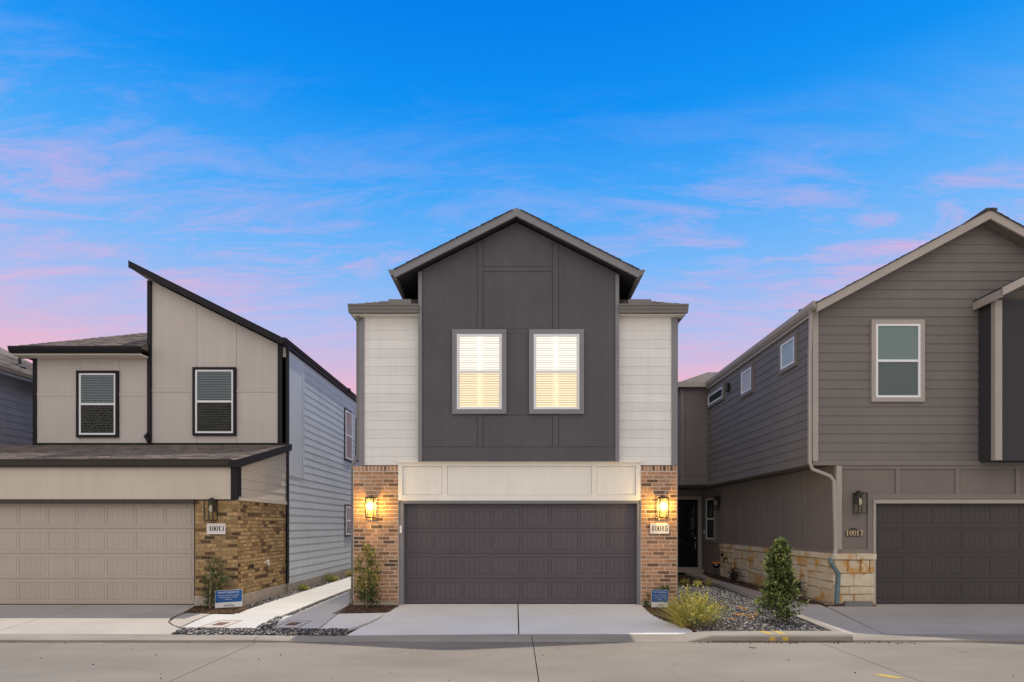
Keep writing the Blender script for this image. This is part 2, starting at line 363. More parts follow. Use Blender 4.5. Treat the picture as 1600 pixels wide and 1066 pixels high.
class MB:
    def __init__(s): s.v = []; s.f = []; s.sm = False
    def hexa(s, p):
        """p: 8 points, bottom ring then top ring; winding repaired by volume sign"""
        b = len(s.v); s.v += [tuple(x) for x in p]
        a, c, d, e = Vector(p[0]), Vector(p[1]), Vector(p[3]), Vector(p[4])
        pos = (c - a).cross(d - a).dot(e - a) > 0
        for f in BOXF: s.f.append(tuple(b + i for i in (f if pos else f[::-1])))
        return s
    def box(s, x0, x1, y0, y1, z0, z1):
        return s.hexa([(x0, y0, z0), (x1, y0, z0), (x1, y1, z0), (x0, y1, z0), (x0, y0, z1), (x1, y0, z1), (x1, y1, z1), (x0, y1, z1)])
    def fb(s, F, u0, u1, z0, z1, d0, d1):
        P = F.P
        return s.hexa([P(u0, z0, d0), P(u1, z0, d0), P(u1, z0, d1), P(u0, z0, d1), P(u0, z1, d0), P(u1, z1, d0), P(u1, z1, d1), P(u0, z1, d1)])
    def prism(s, poly, ext):
        """poly: list of 3D points, ext: extrusion vector"""
        n = len(poly); b = len(s.v)
        pv = [Vector(p) for p in poly]; e = Vector(ext)
        nrm = Vector((0, 0, 0))
        for i in range(n): nrm += pv[i].cross(pv[(i + 1) % n])
        if nrm.dot(e) < 0: pv = pv[::-1]
        s.v += [tuple(p) for p in pv] + [tuple(p + e) for p in pv]
        s.f.append(tuple(b + i for i in range(n))[::-1]); s.f.append(tuple(b + n + i for i in range(n)))
        for i in range(n):
            j = (i + 1) % n
            s.f.append((b + i, b + j, b + n + j, b + n + i))
        return s
    def tube(s, pts, r, n=8, rz=None, cap=True):
        pts = [Vector(p) for p in pts]; b = len(s.v)
        rs = r if isinstance(r, (list, tuple)) else [r] * len(pts)
        for i, p in enumerate(pts):
            d = (pts[min(i + 1, len(pts) - 1)] - pts[max(i - 1, 0)]).normalized()
            a = d.cross(Vector((0, 1, 0)));
            if a.length < .05: a = d.cross(Vector((1, 0, 0)))
            a.normalize(); c = d.cross(a).normalized()
            for k in range(n):
                t = 2 * math.pi * (k + .5) / n
                s.v.append(tuple(p + (a * math.cos(t) + c * math.sin(t) * (rz or 1)) * rs[i]))
        for i in range(len(pts) - 1):
            for k in range(n):
                k2 = (k + 1) % n
                s.f.append((b + i * n + k, b + i * n + k2, b + (i + 1) * n + k2, b + (i + 1) * n + k))
        if cap:
            s.f.append(tuple(b + k for k in range(n))[::-1]); s.f.append(tuple(b + (len(pts) - 1) * n + k for k in range(n)))
        return s
    def build(s, name, mat, parent=None, smooth=False):
        a = np.array(s.v, dtype=float)
        c = (a.min(0) + a.max(0)) / 2
        if parent is None: c[2] = a[:, 2].min()
        me = bpy.data.meshes.new(name)
        me.from_pydata((a - c).tolist(), [], s.f)
        me.materials.append(mat)
        if smooth: me.polygons.foreach_set('use_smooth', [True] * len(me.polygons))
        me.update()
        return reg(bpy.data.objects.new(name, me), c, parent)


def fbox(name, mat, parent, F, u0, u1, z0, z1, d0, d1):
    return MB().fb(F, u0, u1, z0, z1, d0, d1).build(name, mat, parent)


SHARED = {}


def piece(name, mat, parent, w, key, maker):
    """place a copy of a shared mesh at world point w"""
    if key not in SHARED:
        m = maker(); me = bpy.data.meshes.new(name); me.from_pydata(m.v, [], m.f); me.materials.append(mat); me.update(); SHARED[key] = me
    return reg(bpy.data.objects.new(name, SHARED[key]), w, parent)


def fast_mesh(name, V, Fc, mat, parent=None, loc=None, smooth=False):
    """V (n,3) array, Fc (m,k) array"""
    V = np.asarray(V, float)
    c = (V.min(0) + V.max(0)) / 2 if loc is None else np.array(loc, float)
    if parent is None and loc is None: c[2] = V[:, 2].min()
    me = bpy.data.meshes.new(name)
    k = Fc.shape[1]
    me.vertices.add(len(V)); me.vertices.foreach_set('co', (V - c).ravel())
    me.loops.add(Fc.size); me.loops.foreach_set('vertex_index', Fc.ravel().astype(np.int32))
    me.polygons.add(len(Fc)); me.polygons.foreach_set('loop_start', np.arange(0, Fc.size, k, dtype=np.int32))
    me.polygons.foreach_set('loop_total', np.full(len(Fc), k, dtype=np.int32))
    if smooth: me.polygons.foreach_set('use_smooth', [True] * len(Fc))
    me.materials.append(mat); me.update(calc_edges=True); me.validate()
    return reg(bpy.data.objects.new(name, me), c, parent)


def FF(s):            # front facing wall at depth 900/s
    F = Frame(0, FPX / s, (1, 0), (0, -1)); F.s = s
    F.x = lambda px: (px - 805) / s
    F.z = lambda py: HC + (821 - py) / s
    return F


def FX(X, right=True):  # side wall at x = X
    F = Frame(X, 0, (0, 1), (1, 0) if right else (-1, 0))
    F.y = lambda px: FPX * X / (px - 805)
    return F


def G(px, py, z=0.0):
    s = (py - 821) / (HC - z)
    return ((px - 805) / s, FPX / s)


# ------------------------------------------------------------------ builders
def siding(F, parent, mat, z0, z1, ex, lo, hi, name='siding_board', proud=.018):
    n = max(1, round((z1 - z0) / ex)); ex = (z1 - z0) / n
    for i in range(n):
        a = z0 + i * ex; b = a + ex + .012 if i < n - 1 else z1
        ua, ub, ta, tb = lo(a), hi(a), lo(b), hi(b)
        if ub - ua < .05: continue
        if tb - ta < .01: ta = tb = (ta + tb) / 2; tb += .01
        P = F.P
        MB().hexa([P(ua, a, 0), P(ub, a, 0), P(ub, a, proud), P(ua, a, proud), P(ta, b, 0), P(tb, b, 0), P(tb, b, .005), P(ta, b, .005)]).build(name, mat, parent)


def const(x): return lambda z: x


def brick_mesh(l, h, d=.03, e=.004):
    """brick face with slightly chamfered edges, local frame x along, -y out"""
    m = MB()
    x, z = l / 2, h / 2
    m.v = [(-x, 0, -z), (x, 0, -z), (x, 0, z), (-x, 0, z), (-x + e, -d, -z + e), (x - e, -d, -z + e), (x - e, -d, z - e), (-x + e, -d, z - e)]
    m.f = [(4, 5, 6, 7), (0, 1, 5, 4), (1, 2, 6, 5), (2, 3, 7, 6), (3, 0, 4, 7)]
    return m


def brick_front(parent, mat, y, x0, x1, z0, z1, ch=.0795, L_=.252, gap=.0135, rowlock=True, joined=False):
    """front brickwork, bricks proud of the mortar at depth y"""
    zt = z1
    J = MB() if joined else None
    def put(cx_, cz, l, h):
        yy = y + random.uniform(-.002, .002)
        if joined:
            m = brick_mesh(l, h); b = len(J.v)
            J.v += [(cx_ + v[0], yy + v[1], cz + v[2]) for v in m.v]; J.f += [tuple(b + i for i in f) for f in m.f]
        else:
            l = round(l, 2); h = round(h, 3)
            piece('brick', mat, parent, (cx_, yy, cz), (mat.name, l, h), lambda: brick_mesh(l, h))
    if rowlock:
        n = round((x1 - x0) / .078); w = (x1 - x0) / n
        for i in range(n): put(x0 + (i + .5) * w, z1 - .055, w - gap, .11 - gap / 2)
        zt = z1 - .115
    rows = round((zt - z0) / ch); h = (zt - z0) / rows
    for r in range(rows):
        cz = z0 + (r + .5) * h
        u = x0 - (0, .5, .12, .62)[r % 4] * L_ * random.choice((1, 1, .9))
        while u < x1 - .01:
            l = L_ * random.choice((1, 1, 1, 1, .98))
            a, b = max(u, x0), min(u + l, x1)
            if b - a < .05:
                u += l; continue
            if x1 - b < .05: b = x1; 
            put((a + b) / 2, cz, b - a - gap, h - gap)
            u += l if b < x1 else 9
    if joined:
        o = J.build('small_bricks', mat, parent); o['kind'] = 'stuff'; return o


def side_bricks(parent, mat, X, y0, y1, z0, z1, ch=.0795, L_=.252, gap=.0135, right=True):
    J = MB(); sg = 1 if right else -1
    rows = round((z1 - z0) / ch); h = (z1 - z0) / rows
    for r in range(rows):
        cz = z0 + (r + .5) * h; u = y0 - (.5 if r % 2 else .05) * L_
        while u < y1 - .01:
            a, b = max(u, y0), min(u + L_, y1)
            if b - a > .04:
                m = brick_mesh(b - a - gap, h - gap, .03 + random.uniform(-.004, .004)); k = len(J.v)
                J.v += [(X - sg * v[1], (a + b) / 2 + sg * v[0], cz + v[2]) for v in m.v]; J.f += [tuple(k + i for i in f) for f in m.f]
            u += L_
    o = J.build('side_bricks', mat, parent); o['kind'] = 'stuff'; return o


def window(parent, F, u0, u1, z0, z1, tw, trim, style='blind', sash=True, td=.06, frame_mat=None, label=None):
    """window > trim, pane, blind: u0..z1 is the outside of the trim"""
    fm = frame_mat or M['win_white']
    a0, a1, b0, b1 = u0 + tw, u1 - tw, z0 + tw, z1 - tw
    fw = min(.045, (b1 - b0) * .16)
    m = MB()
    m.fb(F, a0, a1, b0, b0 + fw, .008, .055).fb(F, a0, a1, b1 - fw, b1, .008, .055)
    m.fb(F, a0, a0 + fw, b0 + fw, b1 - fw, .008, .0545).fb(F, a1 - fw, a1, b0 + fw, b1 - fw, .008, .0545)
    zm = (b0 + b1) / 2
    if sash: m.fb(F, a0 + fw, a1 - fw, zm - .024, zm + .024, .008, .050)
    w = m.build('window', fm, parent)
    if label: w['label'] = label
    t = MB().fb(F, u0, u1, z1 - tw, z1, 0, td).fb(F, u0, u1, z0, z0 + tw, 0, td).fb(F, u0, u0 + tw, z0 + tw, z1 - tw, 0, td - .002).fb(F, u1 - tw, u1, z0 + tw, z1 - tw, 0, td - .002)
    t.build('window_trim', trim, w)
    i0, i1, j0, j1 = a0 + fw, a1 - fw, b0 + fw, b1 - fw
    panes = [(j0, zm - .024), (zm + .024, j1)] if sash else [(j0, j1)]
    if style == 'blind':
        fbox('backing', M['blind_back'], w, F, i0, i1, j0, j1, .019, .022)
        n = int((j1 - j0) / .062); bl = MB()
        for k in range(n):
            z = j0 + (k + .5) * (j1 - j0) / n
            P = F.P
            bl.hexa([P(i0 + .01, z - .022, .024), P(i1 - .01, z - .022, .024), P(i1 - .01, z - .020, .034), P(i0 + .01, z - .020, .034),
                     P(i0 + .01, z + .003, .023), P(i1 - .01, z + .003, .023), P(i1 - .01, z + .010, .032), P(i0 + .01, z + .010, .032)])
        bl.build('blind', M['blind'], w)
        fbox('insect_screen', M['screen_dark'], w, F, i0, i1, j0, zm - .024, .045, .047)
    elif style == 'lit':
        fbox('lit_backing', M['gap_lit'], w, F, i0, i1, j0, j1, .003, .008)
        n = int((j1 - j0) / .047); bl = MB()
        for k in range(n):
            z = j0 + (k + .5) * (j1 - j0) / n
            P = F.P; h = .0195
            bl.hexa([P(i0 + .006, z - h, .014), P(i1 - .006, z - h, .014), P(i1 - .006, z - h + .002, .024), P(i0 + .006, z - h + .002, .024),
                     P(i0 + .006, z + h - .004, .012), P(i1 - .006, z + h - .004, .012), P(i1 - .006, z + h, .020), P(i0 + .006, z + h, .020)])
        bl.build('blind', M['slat_lit'], w)
        um = (i0 + i1) / 2
        fbox('mullion', M['slat_lit'], w, F, um - .011, um + .011, j0, j1, .026, .032)
        fbox('insect_screen', M['screen'], w, F, i0, i1, j0, zm - .024, .045, .047)
    elif style in ('shade', 'shade_sky', 'dark'):
        for k, (p0, p1) in enumerate(panes):
            mm = {'shade': (M['shade_teal_dark'], M['shade_teal']), 'shade_sky': (M['shade_sky'],) * 2, 'dark': (M['blind_back'],) * 2}[style][k if sash else 0]
            fbox('window_shade', mm, w, F, i0, i1, p0, p1, .019, .025)
    for p0, p1 in panes:
        fbox('pane', M['clear'] if style == 'lit' else M['glass'], w, F, i0 + .001, i1 - .001, p0 + .001, p1 - .001, .040, .043)
    return w


def garage_door(parent, F, u0, u1, z0, z1, mat, npan=8, d=0.0, label=None, gr=.0015, pd=.018):
    base = fbox('garage_door', mat, parent, F, u0, u1, z0, z1, d - .05, d)
    if label: base['label'] = label
    nsec = 4; sh = (z1 - z0) / nsec
    for k in range(nsec):
        a = z0 + k * sh + .004; b = a + sh - .008
        m = MB(); pw = (u1 - u0) / npan; st = .055
        m.fb(F, u0, u1, a, a + .085, d, d + .022).fb(F, u0, u1, b - .075, b, d, d + .022)
        m.fb(F, u0, u0 + .05, a + .085, b - .075, d, d + .022).fb(F, u1 - .05, u1, a + .085, b - .075, d, d + .022)
        for i in range(1, npan):
            uc = u0 + i * pw; m.fb(F, uc - st / 2, uc + st / 2, a + .085, b - .075, d, d + .022)
        # the shadow lines pressed along the rails
        m.fb(F, u0, u1, b - .052, b - .040, d + .022, d + .022 + gr * 2)
        m.fb(F, u0, u1, a + .030, a + .042, d + .022, d + .022 + gr * 2)
        m.build('door_section', mat, base)
        for i in range(npan):
            c0 = u0 + i * pw + (.055 if i == 0 else .032); c1 = u0 + (i + 1) * pw - (.055 if i == npan - 1 else .032)
            q0, q1 = a + .085 + gr * 3, b - .075 - gr * 3
            n = 5; w = (c1 - c0) / n; mm = MB()
            for j in range(n): mm.fb(F, c0 + j * w + gr, c0 + (j + 1) * w - gr, q0, q1, d, d + pd)
            mm.build('door_panel', mat, base)
    fbox('bottom_seal', M['black_metal'], base, F, u0, u1, z0 - .012, z0, d - .02, d + .02)
    return base


def lantern(F, u, z, label, lit, w=.19, h=.42, group='lanterns on the house fronts'):
    t = thing('wall_lantern', label, 'wall lantern', F.P(u, z - h / 2, 0), group)
    dd = .04; d1 = dd + w
    fbox('wall_plate', M['black_metal'], t, F, u - .05, u + .05, z - .02, z + h / 2 - .01, 0, .02)
    MB().fb(F, u - .012, u + .012, z + h / 2 - .01, z + h / 2 + .05, .02, .045).fb(F, u - .012, u + .012, z + h / 2 + .028, z + h / 2 + .05, .045, dd + w / 2).fb(F, u - .035, u + .035, z + h / 2 + .012, z + h / 2 + .028, dd + w / 2 - .035, dd + w / 2 + .035).build('bracket', M['black_metal'], t)
    m = MB(); b = .017; x0, x1, za, zb = u - w / 2, u + w / 2, z - h / 2, z + h / 2
    for (a, c) in ((x0, dd), (x1 - b, dd), (x0, d1 - b), (x1 - b, d1 - b)): m.fb(F, a, a + b, za, zb, c, c + b)
    for zc in (za, zb - b):
        m.fb(F, x0 + b, x1 - b, zc, zc + b, dd, dd + b).fb(F, x0 + b, x1 - b, zc, zc + b, d1 - b, d1)
        m.fb(F, x0, x0 + b, zc + .0005, zc + b - .0005, dd + b, d1 - b).fb(F, x1 - b, x1, zc + .0005, zc + b - .0005, dd + b, d1 - b)
    m.build('lantern_frame', M['black_metal'], t)
    fbox('lantern_roof', M['black_metal'], t, F, x0 + .002, x1 - .002, zb + .001, zb + .012, dd + .002, d1 - .002)
    g = M['glass_lit'] if lit else M['glass_lamp']
    for (a, b_, c, e) in ((x0 + .012, x1 - .012, d1 - .007, d1 - .004), (x0 + .003, x0 + .006, dd + .012, d1 - .012), (x1 - .006, x1 - .003, dd + .012, d1 - .012)):
        fbox('glass_pane', g, t, F, a, b_, za + .012, zb - .012, c, e)
    c = dd + w / 2
    P = F.P
    MB().tube([P(u, zb - .01, c), P(u, zb - .10, c)], .018, 10).build('lamp_socket', M['black_metal'], t)
    MB().tube([P(u, zb - .10, c), P(u, zb - .13, c), P(u, zb - .18, c), P(u, zb - .23, c), P(u, zb - .25, c)], [.016, .028, .036, .03, .008], 12).build('bulb', M['bulb'] if lit else M['bulb_off'], t, True)
    if lit:
        ld = bpy.data.lights.new('lantern_light', 'POINT'); ld.energy = LAMP_W; ld.color = (1, .66, .22); ld.shadow_soft_size = .05
        lo = bpy.data.objects.new('lantern_light', ld)
        reg(lo, P(u, zb - .18, c + .06), t)
    return t


LAMP_W = 42.0


def shingles(parent, mat, pt, rows, lo, hi, ex=.14, name='shingles'):
    """pt(u, v) -> point on the roof plane, v up the slope; one joined part"""
    J = MB()
    n0 = Vector(pt(1, 0)) - Vector(pt(0, 0)); n1 = Vector(pt(0, 1)) - Vector(pt(0, 0)); nn = n0.cross(n1).normalized()
    if nn.z < 0: nn = -nn
    for r in range(rows):
        v = r * ex; u = lo(v) - random.random() * .2; e = hi(v)
        while u < e:
            w = random.choice((.14, .18, .22, .3)); t = random.choice((.008, .012, .016))
            a, b = max(u, lo(v)), min(u + w, e)
            if b - a > .02:
                p = [Vector(pt(a, v)), Vector(pt(b, v)), Vector(pt(b, v + ex * 1.1)), Vector(pt(a, v + ex * 1.1))]
                J.hexa([p[0], p[1], p[2], p[3], p[0] + nn * t, p[1] + nn * t, p[2] + nn * (t * .3), p[3] + nn * (t * .3)])
            u += w + .003
    o = J.build(name, mat, parent); o['kind'] = 'stuff'
    return o


# digits as outlined strokes (serif look): each is a list of convex quads in a 1 wide, 1.6 high cell
def digit_quads(ch):
    q = []
    def bar(x0, x1, y0, y1): q.append([(x0, y0), (x1, y0), (x1, y1), (x0, y1)])
    def ring(cx_, cy_, rx, ry, ix, iy, a0=0, a1=360, n=20):
        for k in range(n):
            t0 = math.radians(a0 + (a1 - a0) * k / n); t1 = math.radians(a0 + (a1 - a0) * (k + 1) / n)
            q.append([(cx_ + rx * math.cos(t0), cy_ + ry * math.sin(t0)), (cx_ + rx * math.cos(t1), cy_ + ry * math.sin(t1)),
                      (cx_ + ix * math.cos(t1), cy_ + iy * math.sin(t1)), (cx_ + ix * math.cos(t0), cy_ + iy * math.sin(t0))])
    if ch == '1':
        bar(.35, .65, .10, 1.6); bar(.28, .72, 0, .10); q.append([(.38, 1.6), (.20, 1.40), (.20, 1.30), (.38, 1.44)])
    elif ch == '0': ring(.5, .8, .48, .82, .24, .72)
    elif ch == '5':
        bar(.18, .30, .8, 1.6); bar(.30, .9, 1.42, 1.6); ring(.45, .48, .46, .50, .22, .39, -165, 112); bar(.14, .30, .78, 1.0)
    elif ch == '3': ring(.45, 1.2, .38, .40, .18, .31, -80, 160); ring(.45, .45, .46, .46, .22, .36, -160, 85)
    elif ch == '7': bar(.1, .95, 1.40, 1.6); q.append([(.28, 0), (.52, 0), (.95, 1.40), (.72, 1.40)])
    return q


def numerals(text, F, uc, zc, height, mat, parent, d, depth=.004):
    k = height / 1.6; adv = 1.05 * k
    for i, ch in enumerate(text):
        m = MB(); x0 = uc - adv * len(text) / 2 + i * adv + .02 * k
        for j, quad in enumerate(digit_quads(ch)):
            e = depth + (j % 2) * .0003
            m.prism([F.P(x0 + a * k, zc - height / 2 + b * k, d) for a, b in quad], tuple(e * c for c in (F.n[0], F.n[1], 0)))
        m.build('numeral', mat, parent)


def text_obj(body, F, uc, zc, size, mat, parent, d, tilt=0.):
    cu = bpy.data.curves.new('lettering', 'FONT'); cu.body = body; cu.size = size; cu.align_x = 'CENTER'; cu.align_y = 'CENTER'; cu.extrude = .0008
    cu.materials.append(mat)
    tmp = bpy.data.objects.new('tmp', cu)
    me = bpy.data.meshes.new_from_object(tmp); bpy.data.objects.remove(tmp)
    o = bpy.data.objects.new('lettering', me)
    reg(o, F.P(uc, zc, d), parent)
    o.rotation_euler = (math.pi / 2, tilt, math.atan2(F.u[1], F.u[0]))
    return o


# ================================================================== GROUND
def ztop(y): return -.04 + max(0, min(1, (y - 8.95) / 3.05)) * .04


MB().box(-400, 400, -400, 400, -.6, -.25).build('ground', M['land'], None).update_tag()
tag(bpy.data.objects['ground'], 'wide pale ground under and beyond the street and lots', kind='structure')
so = MB().box(-45, 45, 8.9, 45, -.3, -.075).build('soil', M['soil'], None); tag(so, 'brown bare soil under the house lots', kind='structure')

road = thing('road', 'grey concrete street of large slabs running past the driveways', None, (0, 5, -.1), kind='structure')
xs = [-20.5, -16.25, -12.05, -7.95, -3.87, .265, 4.55, 8.75, 13.0, 17.2, 21.4]
for i in range(len(xs) - 1):
    MB().box(xs[i] + .006, xs[i + 1] - .006, .4, 8.626, -.28, -.1).build('road_slab', M['street'], road)

pv = thing('bounce_paving', 'unseen pale concrete paving added to bounce sunlight onto the house fronts', None, (0, -1, -.1), kind='structure')  # out of view, added for the sunlight it throws back on the fronts
for i in range(len(xs) - 1):
    MB().box(xs[i] + .01, xs[i + 1] - .01, -5.0, .38, -.28, -.06).build('bounce_slab', M['path'], pv)
kerb = thing('kerb', 'concrete kerb between the street slabs and the driveways', None, (0, 8.8, -.1), kind='structure')


def kerb_seg(x0, x1, prof0, prof1=None):
    p0 = prof0; p1 = prof1 or prof0
    m = MB(); n = len(p0)
    m.v = [(x0, y, z) for y, z in p0] + [(x1, y, z) for y, z in p1]
    m.f = [tuple(range(n)), tuple(range(n, 2 * n))[::-1]] + [(i, n + i, n + (i + 1) % n, (i + 1) % n) for i in range(n)]
    m.f = [f[::-1] for f in m.f]
    return m.build('kerb_segment', M['kerb'], kerb)


LOW = [(8.95, -.041), (8.95, -.25), (8.63, -.25), (8.63, -.072), (8.655, -.060), (8.72, -.050)]
FLAT = [(8.95, -.041), (8.95, -.25), (8.63, -.25), (8.63, -.099), (8.66, -.094), (8.72, -.080)]
HIGH = [(8.95, .010), (8.95, -.25), (8.63, -.25), (8.63, -.02), (8.645, .0), (8.675, .010)]
for a, b, p, q in ((-20, -12.06, LOW, None), (-12.05, -8.05, LOW, None), (-8.04, -3.92, LOW, None), (-3.91, -2.7, LOW, FLAT), (-2.7, .255, FLAT, None),
                   (.265, 2.55, FLAT, None), (2.55, 2.95, FLAT, HIGH), (2.95, 5.06, HIGH, None), (5.066, 9.0, LOW, None), (9.01, 13.2, LOW, None), (13.21, 21, LOW, None)):
    kerb_seg(a, b, p, q)
for i, px in enumerate((1190, 1210)):
    x0, _ = G(px, 988, .01); w = .085
    m = MB(); sk = .03
    zt = .0125
    m.hexa([(x0, 8.94, zt - .002), (x0 + w, 8.94, zt - .002), (x0 + w + sk, 8.68, zt - .002), (x0 + sk, 8.68, zt - .002), (x0, 8.94, zt), (x0 + w, 8.94, zt), (x0 + w + sk, 8.68, zt), (x0 + sk, 8.68, zt)])
    m.hexa([(x0 + sk, 8.634, -.085), (x0 + w + sk, 8.634, -.085), (x0 + w + sk, 8.634, -.02), (x0 + sk, 8.634, -.02), (x0 + sk, 8.628, -.085), (x0 + w + sk, 8.628, -.085), (x0 + w + sk, 8.628, -.02), (x0 + sk, 8.628, -.02)])
    m.build('paint_stripe', M['yellow'], kerb)
M['crack'] = shader('crack', (.05, .042, .034), (.08, .07, .055), 20, 1, 0)
for pts in (((-6.9, 8.62), (-6.7, 8.1), (-6.85, 7.6), (-6.5, 7.1), (-6.55, 6.6)), ((1.6, 6.0), (1.9, 6.6), (1.82, 7.0), (2.2, 7.5)), ((5.9, 8.6), (6.2, 8.2), (6.15, 7.7), (6.6, 7.2), (7.2, 6.9))):
    m = MB()
    P_ = []
    for (xa_, ya_), (xb_, yb_) in zip(pts, pts[1:]):
        for k in range(7): f = k / 7; P_.append((xa_ + (xb_ - xa_) * f + random.gauss(0, .012), ya_ + (yb_ - ya_) * f + random.gauss(0, .012)))
    for i, (x_, y_) in enumerate(P_):
        w_ = random.uniform(.0008, .0028) * (.3 if i in (0, len(P_) - 1) else 1)
        m.v += [(x_ - w_, y_, -.0988), (x_ + w_, y_, -.0988)]
        if i: k = len(m.v) - 4; m.f.append((k, k + 1, k + 3, k + 2))
    m.build('hairline_crack', M['crack'], road)
gx, gy = G(1390, 1057, -.1)
m = MB(); m.hexa([(gx - .14, gy + .08, -.0985), (gx - .02, gy + .08, -.0985), (gx + .12, gy - .10, -.0985), (gx - .02, gy - .08, -.0985), (gx - .14, gy + .08, -.0965), (gx - .02, gy + .08, -.0965), (gx + .12, gy - .10, -.0965), (gx - .02, gy - .08, -.0965)])
m.build('paint_mark', M['yellow'], road)


M['kerb_shade_lid_brown'] = shader('kerb_shade_lid_brown', (.12, .085, .06), (.22, .18, .14), 14, 1, .5, 60)  # brown for the painted contact shade along the kerb, also the valve lid
def contact_shade(x0, x1, w0, w1, z=-.0985):
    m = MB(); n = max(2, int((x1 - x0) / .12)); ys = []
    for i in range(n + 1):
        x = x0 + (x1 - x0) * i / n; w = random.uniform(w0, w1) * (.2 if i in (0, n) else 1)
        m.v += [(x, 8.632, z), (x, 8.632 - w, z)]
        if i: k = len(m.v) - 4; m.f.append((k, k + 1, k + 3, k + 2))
    o = m.build('contact_shade_line', M['kerb_shade_lid_brown'], kerb)
contact_shade(-14, -2.6, .03, .075); contact_shade(2.85, 5.07, .03, .07); contact_shade(-2.5, 2.6, .004, .03); contact_shade(5.1, 12, .003, .02)
MB().box(2.96, 5.058, 8.6265, 8.6295, -.1, -.078).build('contact_shade_line', M['kerb_shade_lid_brown'], kerb)  # undercut shade of the raised kerb, painted as a dark strip


def slab_poly(name, mat, parent, pts, z=None, thick=.12, lift=0.0):
    m = MB(); n = len(pts)
    top = [(x, y, (ztop(y) if z is None else z) + lift) for x, y in pts]
    area = sum(top[i][0] * top[(i + 1) % n][1] - top[(i + 1) % n][0] * top[i][1] for i in range(n))
    if area < 0: top = top[::-1]
    m.v = top + [(x, y, zz_ - thick) for x, y, zz_ in top]
    m.f = [tuple(range(n)), tuple(range(n, 2 * n))[::-1]] + [(i, n + i, n + (i + 1) % n, (i + 1) % n) for i in range(n)]
    return m.build(name, mat, parent)


def Gs(*pp): return [G(px, py, -.02 if py > 955 else 0) for px, py in pp]


def pxy(px, y): # x on the line through pixel column px at depth y
    return (px - 805) * y / FPX


# main driveway
dw = thing('driveway', 'light grey concrete driveway before the dark middle garage door', None, (0, 10.5, 0), kind='structure')
YB = 8.956
jl, jr = (809.5 - 805) / 100., (812 - 805) / 100.
slab_poly('driveway_slab', M['concrete'], dw, [(jl, YB)] + Gs((543, 990)) + Gs((562, 980), (580, 973), (594, 966), (606, 956), (616, 949), (624, 945.2)) + [(-2.33, 12.1), (jl, 12.1)])
slab_poly('driveway_slab', M['concrete'], dw, [(jl + .022, YB), (2.80, YB)] + Gs((1077, 981), (1062, 976), (1040, 970), (1022, 962), (1012, 954), (1003, 945.2)) + [(2.55, 12.1), (jl + .022, 12.1)])
# left driveway
dl = thing('driveway', 'brownish concrete driveway before the tan garage door on the left', None, (-9, 10.5, 0), kind='structure')
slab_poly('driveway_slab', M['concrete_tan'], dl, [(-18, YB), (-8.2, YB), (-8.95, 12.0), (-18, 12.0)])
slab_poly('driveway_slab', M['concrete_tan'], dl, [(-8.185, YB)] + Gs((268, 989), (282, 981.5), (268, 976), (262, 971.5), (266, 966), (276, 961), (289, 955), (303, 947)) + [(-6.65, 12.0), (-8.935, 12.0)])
# right driveway
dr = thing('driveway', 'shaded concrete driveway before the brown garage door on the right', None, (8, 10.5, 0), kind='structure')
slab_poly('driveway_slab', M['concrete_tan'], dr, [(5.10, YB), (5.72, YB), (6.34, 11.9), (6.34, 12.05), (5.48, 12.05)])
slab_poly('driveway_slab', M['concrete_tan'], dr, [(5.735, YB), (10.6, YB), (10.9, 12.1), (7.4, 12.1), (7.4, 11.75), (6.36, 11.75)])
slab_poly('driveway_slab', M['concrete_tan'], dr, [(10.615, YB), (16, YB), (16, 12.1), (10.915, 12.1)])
# entry walk on the right
wk = thing('path', 'pinkish tan concrete walk leading back to the black front door', None, (5.8, 15, 0), kind='structure')
def ex_(y): return 4.93 + .1 * (y - 8.96)           # left face of the edging
for a, b in ((12.065, 14.6), (14.615, 17.4), (17.415, 20.3)):
    slab_poly('path_slab', M['walk_tan'], wk, [(ex_(a) + .20, a), (6.10, a), (6.10 + (b > 19) * .4, b), (ex_(b) + .20 - (b > 17) * .3, b)], z=.0)
ed = thing('edging', 'pale concrete edging strip between the gravel bed and the walk', None, (5.2, 12, 0), kind='structure')
slab_poly('edging_strip', M['kerb'], ed, [(ex_(YB), YB), (5.06, YB), (ex_(12.06) + .19, 12.06), (ex_(16.3) + .19, 16.3), (ex_(16.3), 16.3)], z=.012)

# slabs of the left path
pl = thing('path', 'pale sunlit concrete slabs running back between the left and middle houses', None, (-5, 12, 0), kind='structure')
sl = lambda pts, mat=M['path']: slab_poly('path_slab', mat, pl, pts)
sl(Gs((284, 979.5), (399, 980.5), (432, 963.5), (373, 961.5), (366, 960.5), (331, 960), (303, 971)))
sl(Gs((265, 971), (272, 976), (282, 978.5), (301, 970), (329, 959.7), (292, 958.5), (276, 964)), M['concrete_tan'])
x0, y0 = G(435, 962.3); x1, y1 = G(372, 960.2)
def seg(ya, yb, xa, xb, sk=0.0): sl([(xa, ya), (xb, ya), (xb, yb), (xa, yb)])
for ya, yb in ((y0, 12.55), (12.565, 14.8), (14.815, 17.2), (17.215, 20), (20.02, 24)):
    seg(ya, yb, -5.28, -4.31)
sl(Gs((369, 959.8), (434, 962.0), (437, 960.5), (374, 958)))
for ya, yb in ((10.55, 12.8), (12.815, 15.2), (15.215, 18), (18.02, 24)):
    seg(ya, yb, -4.14, -3.50 if ya > 12 else -3.46)
sl(Gs((424, 980.8), (497, 981), (526.5, 960), (445, 962), (440, 966)))
sl(Gs((500, 981), (543, 981.2), (558, 977.5), (576, 972), (593, 964.5), (604, 958.2), (529, 959.5)), M['concrete'])

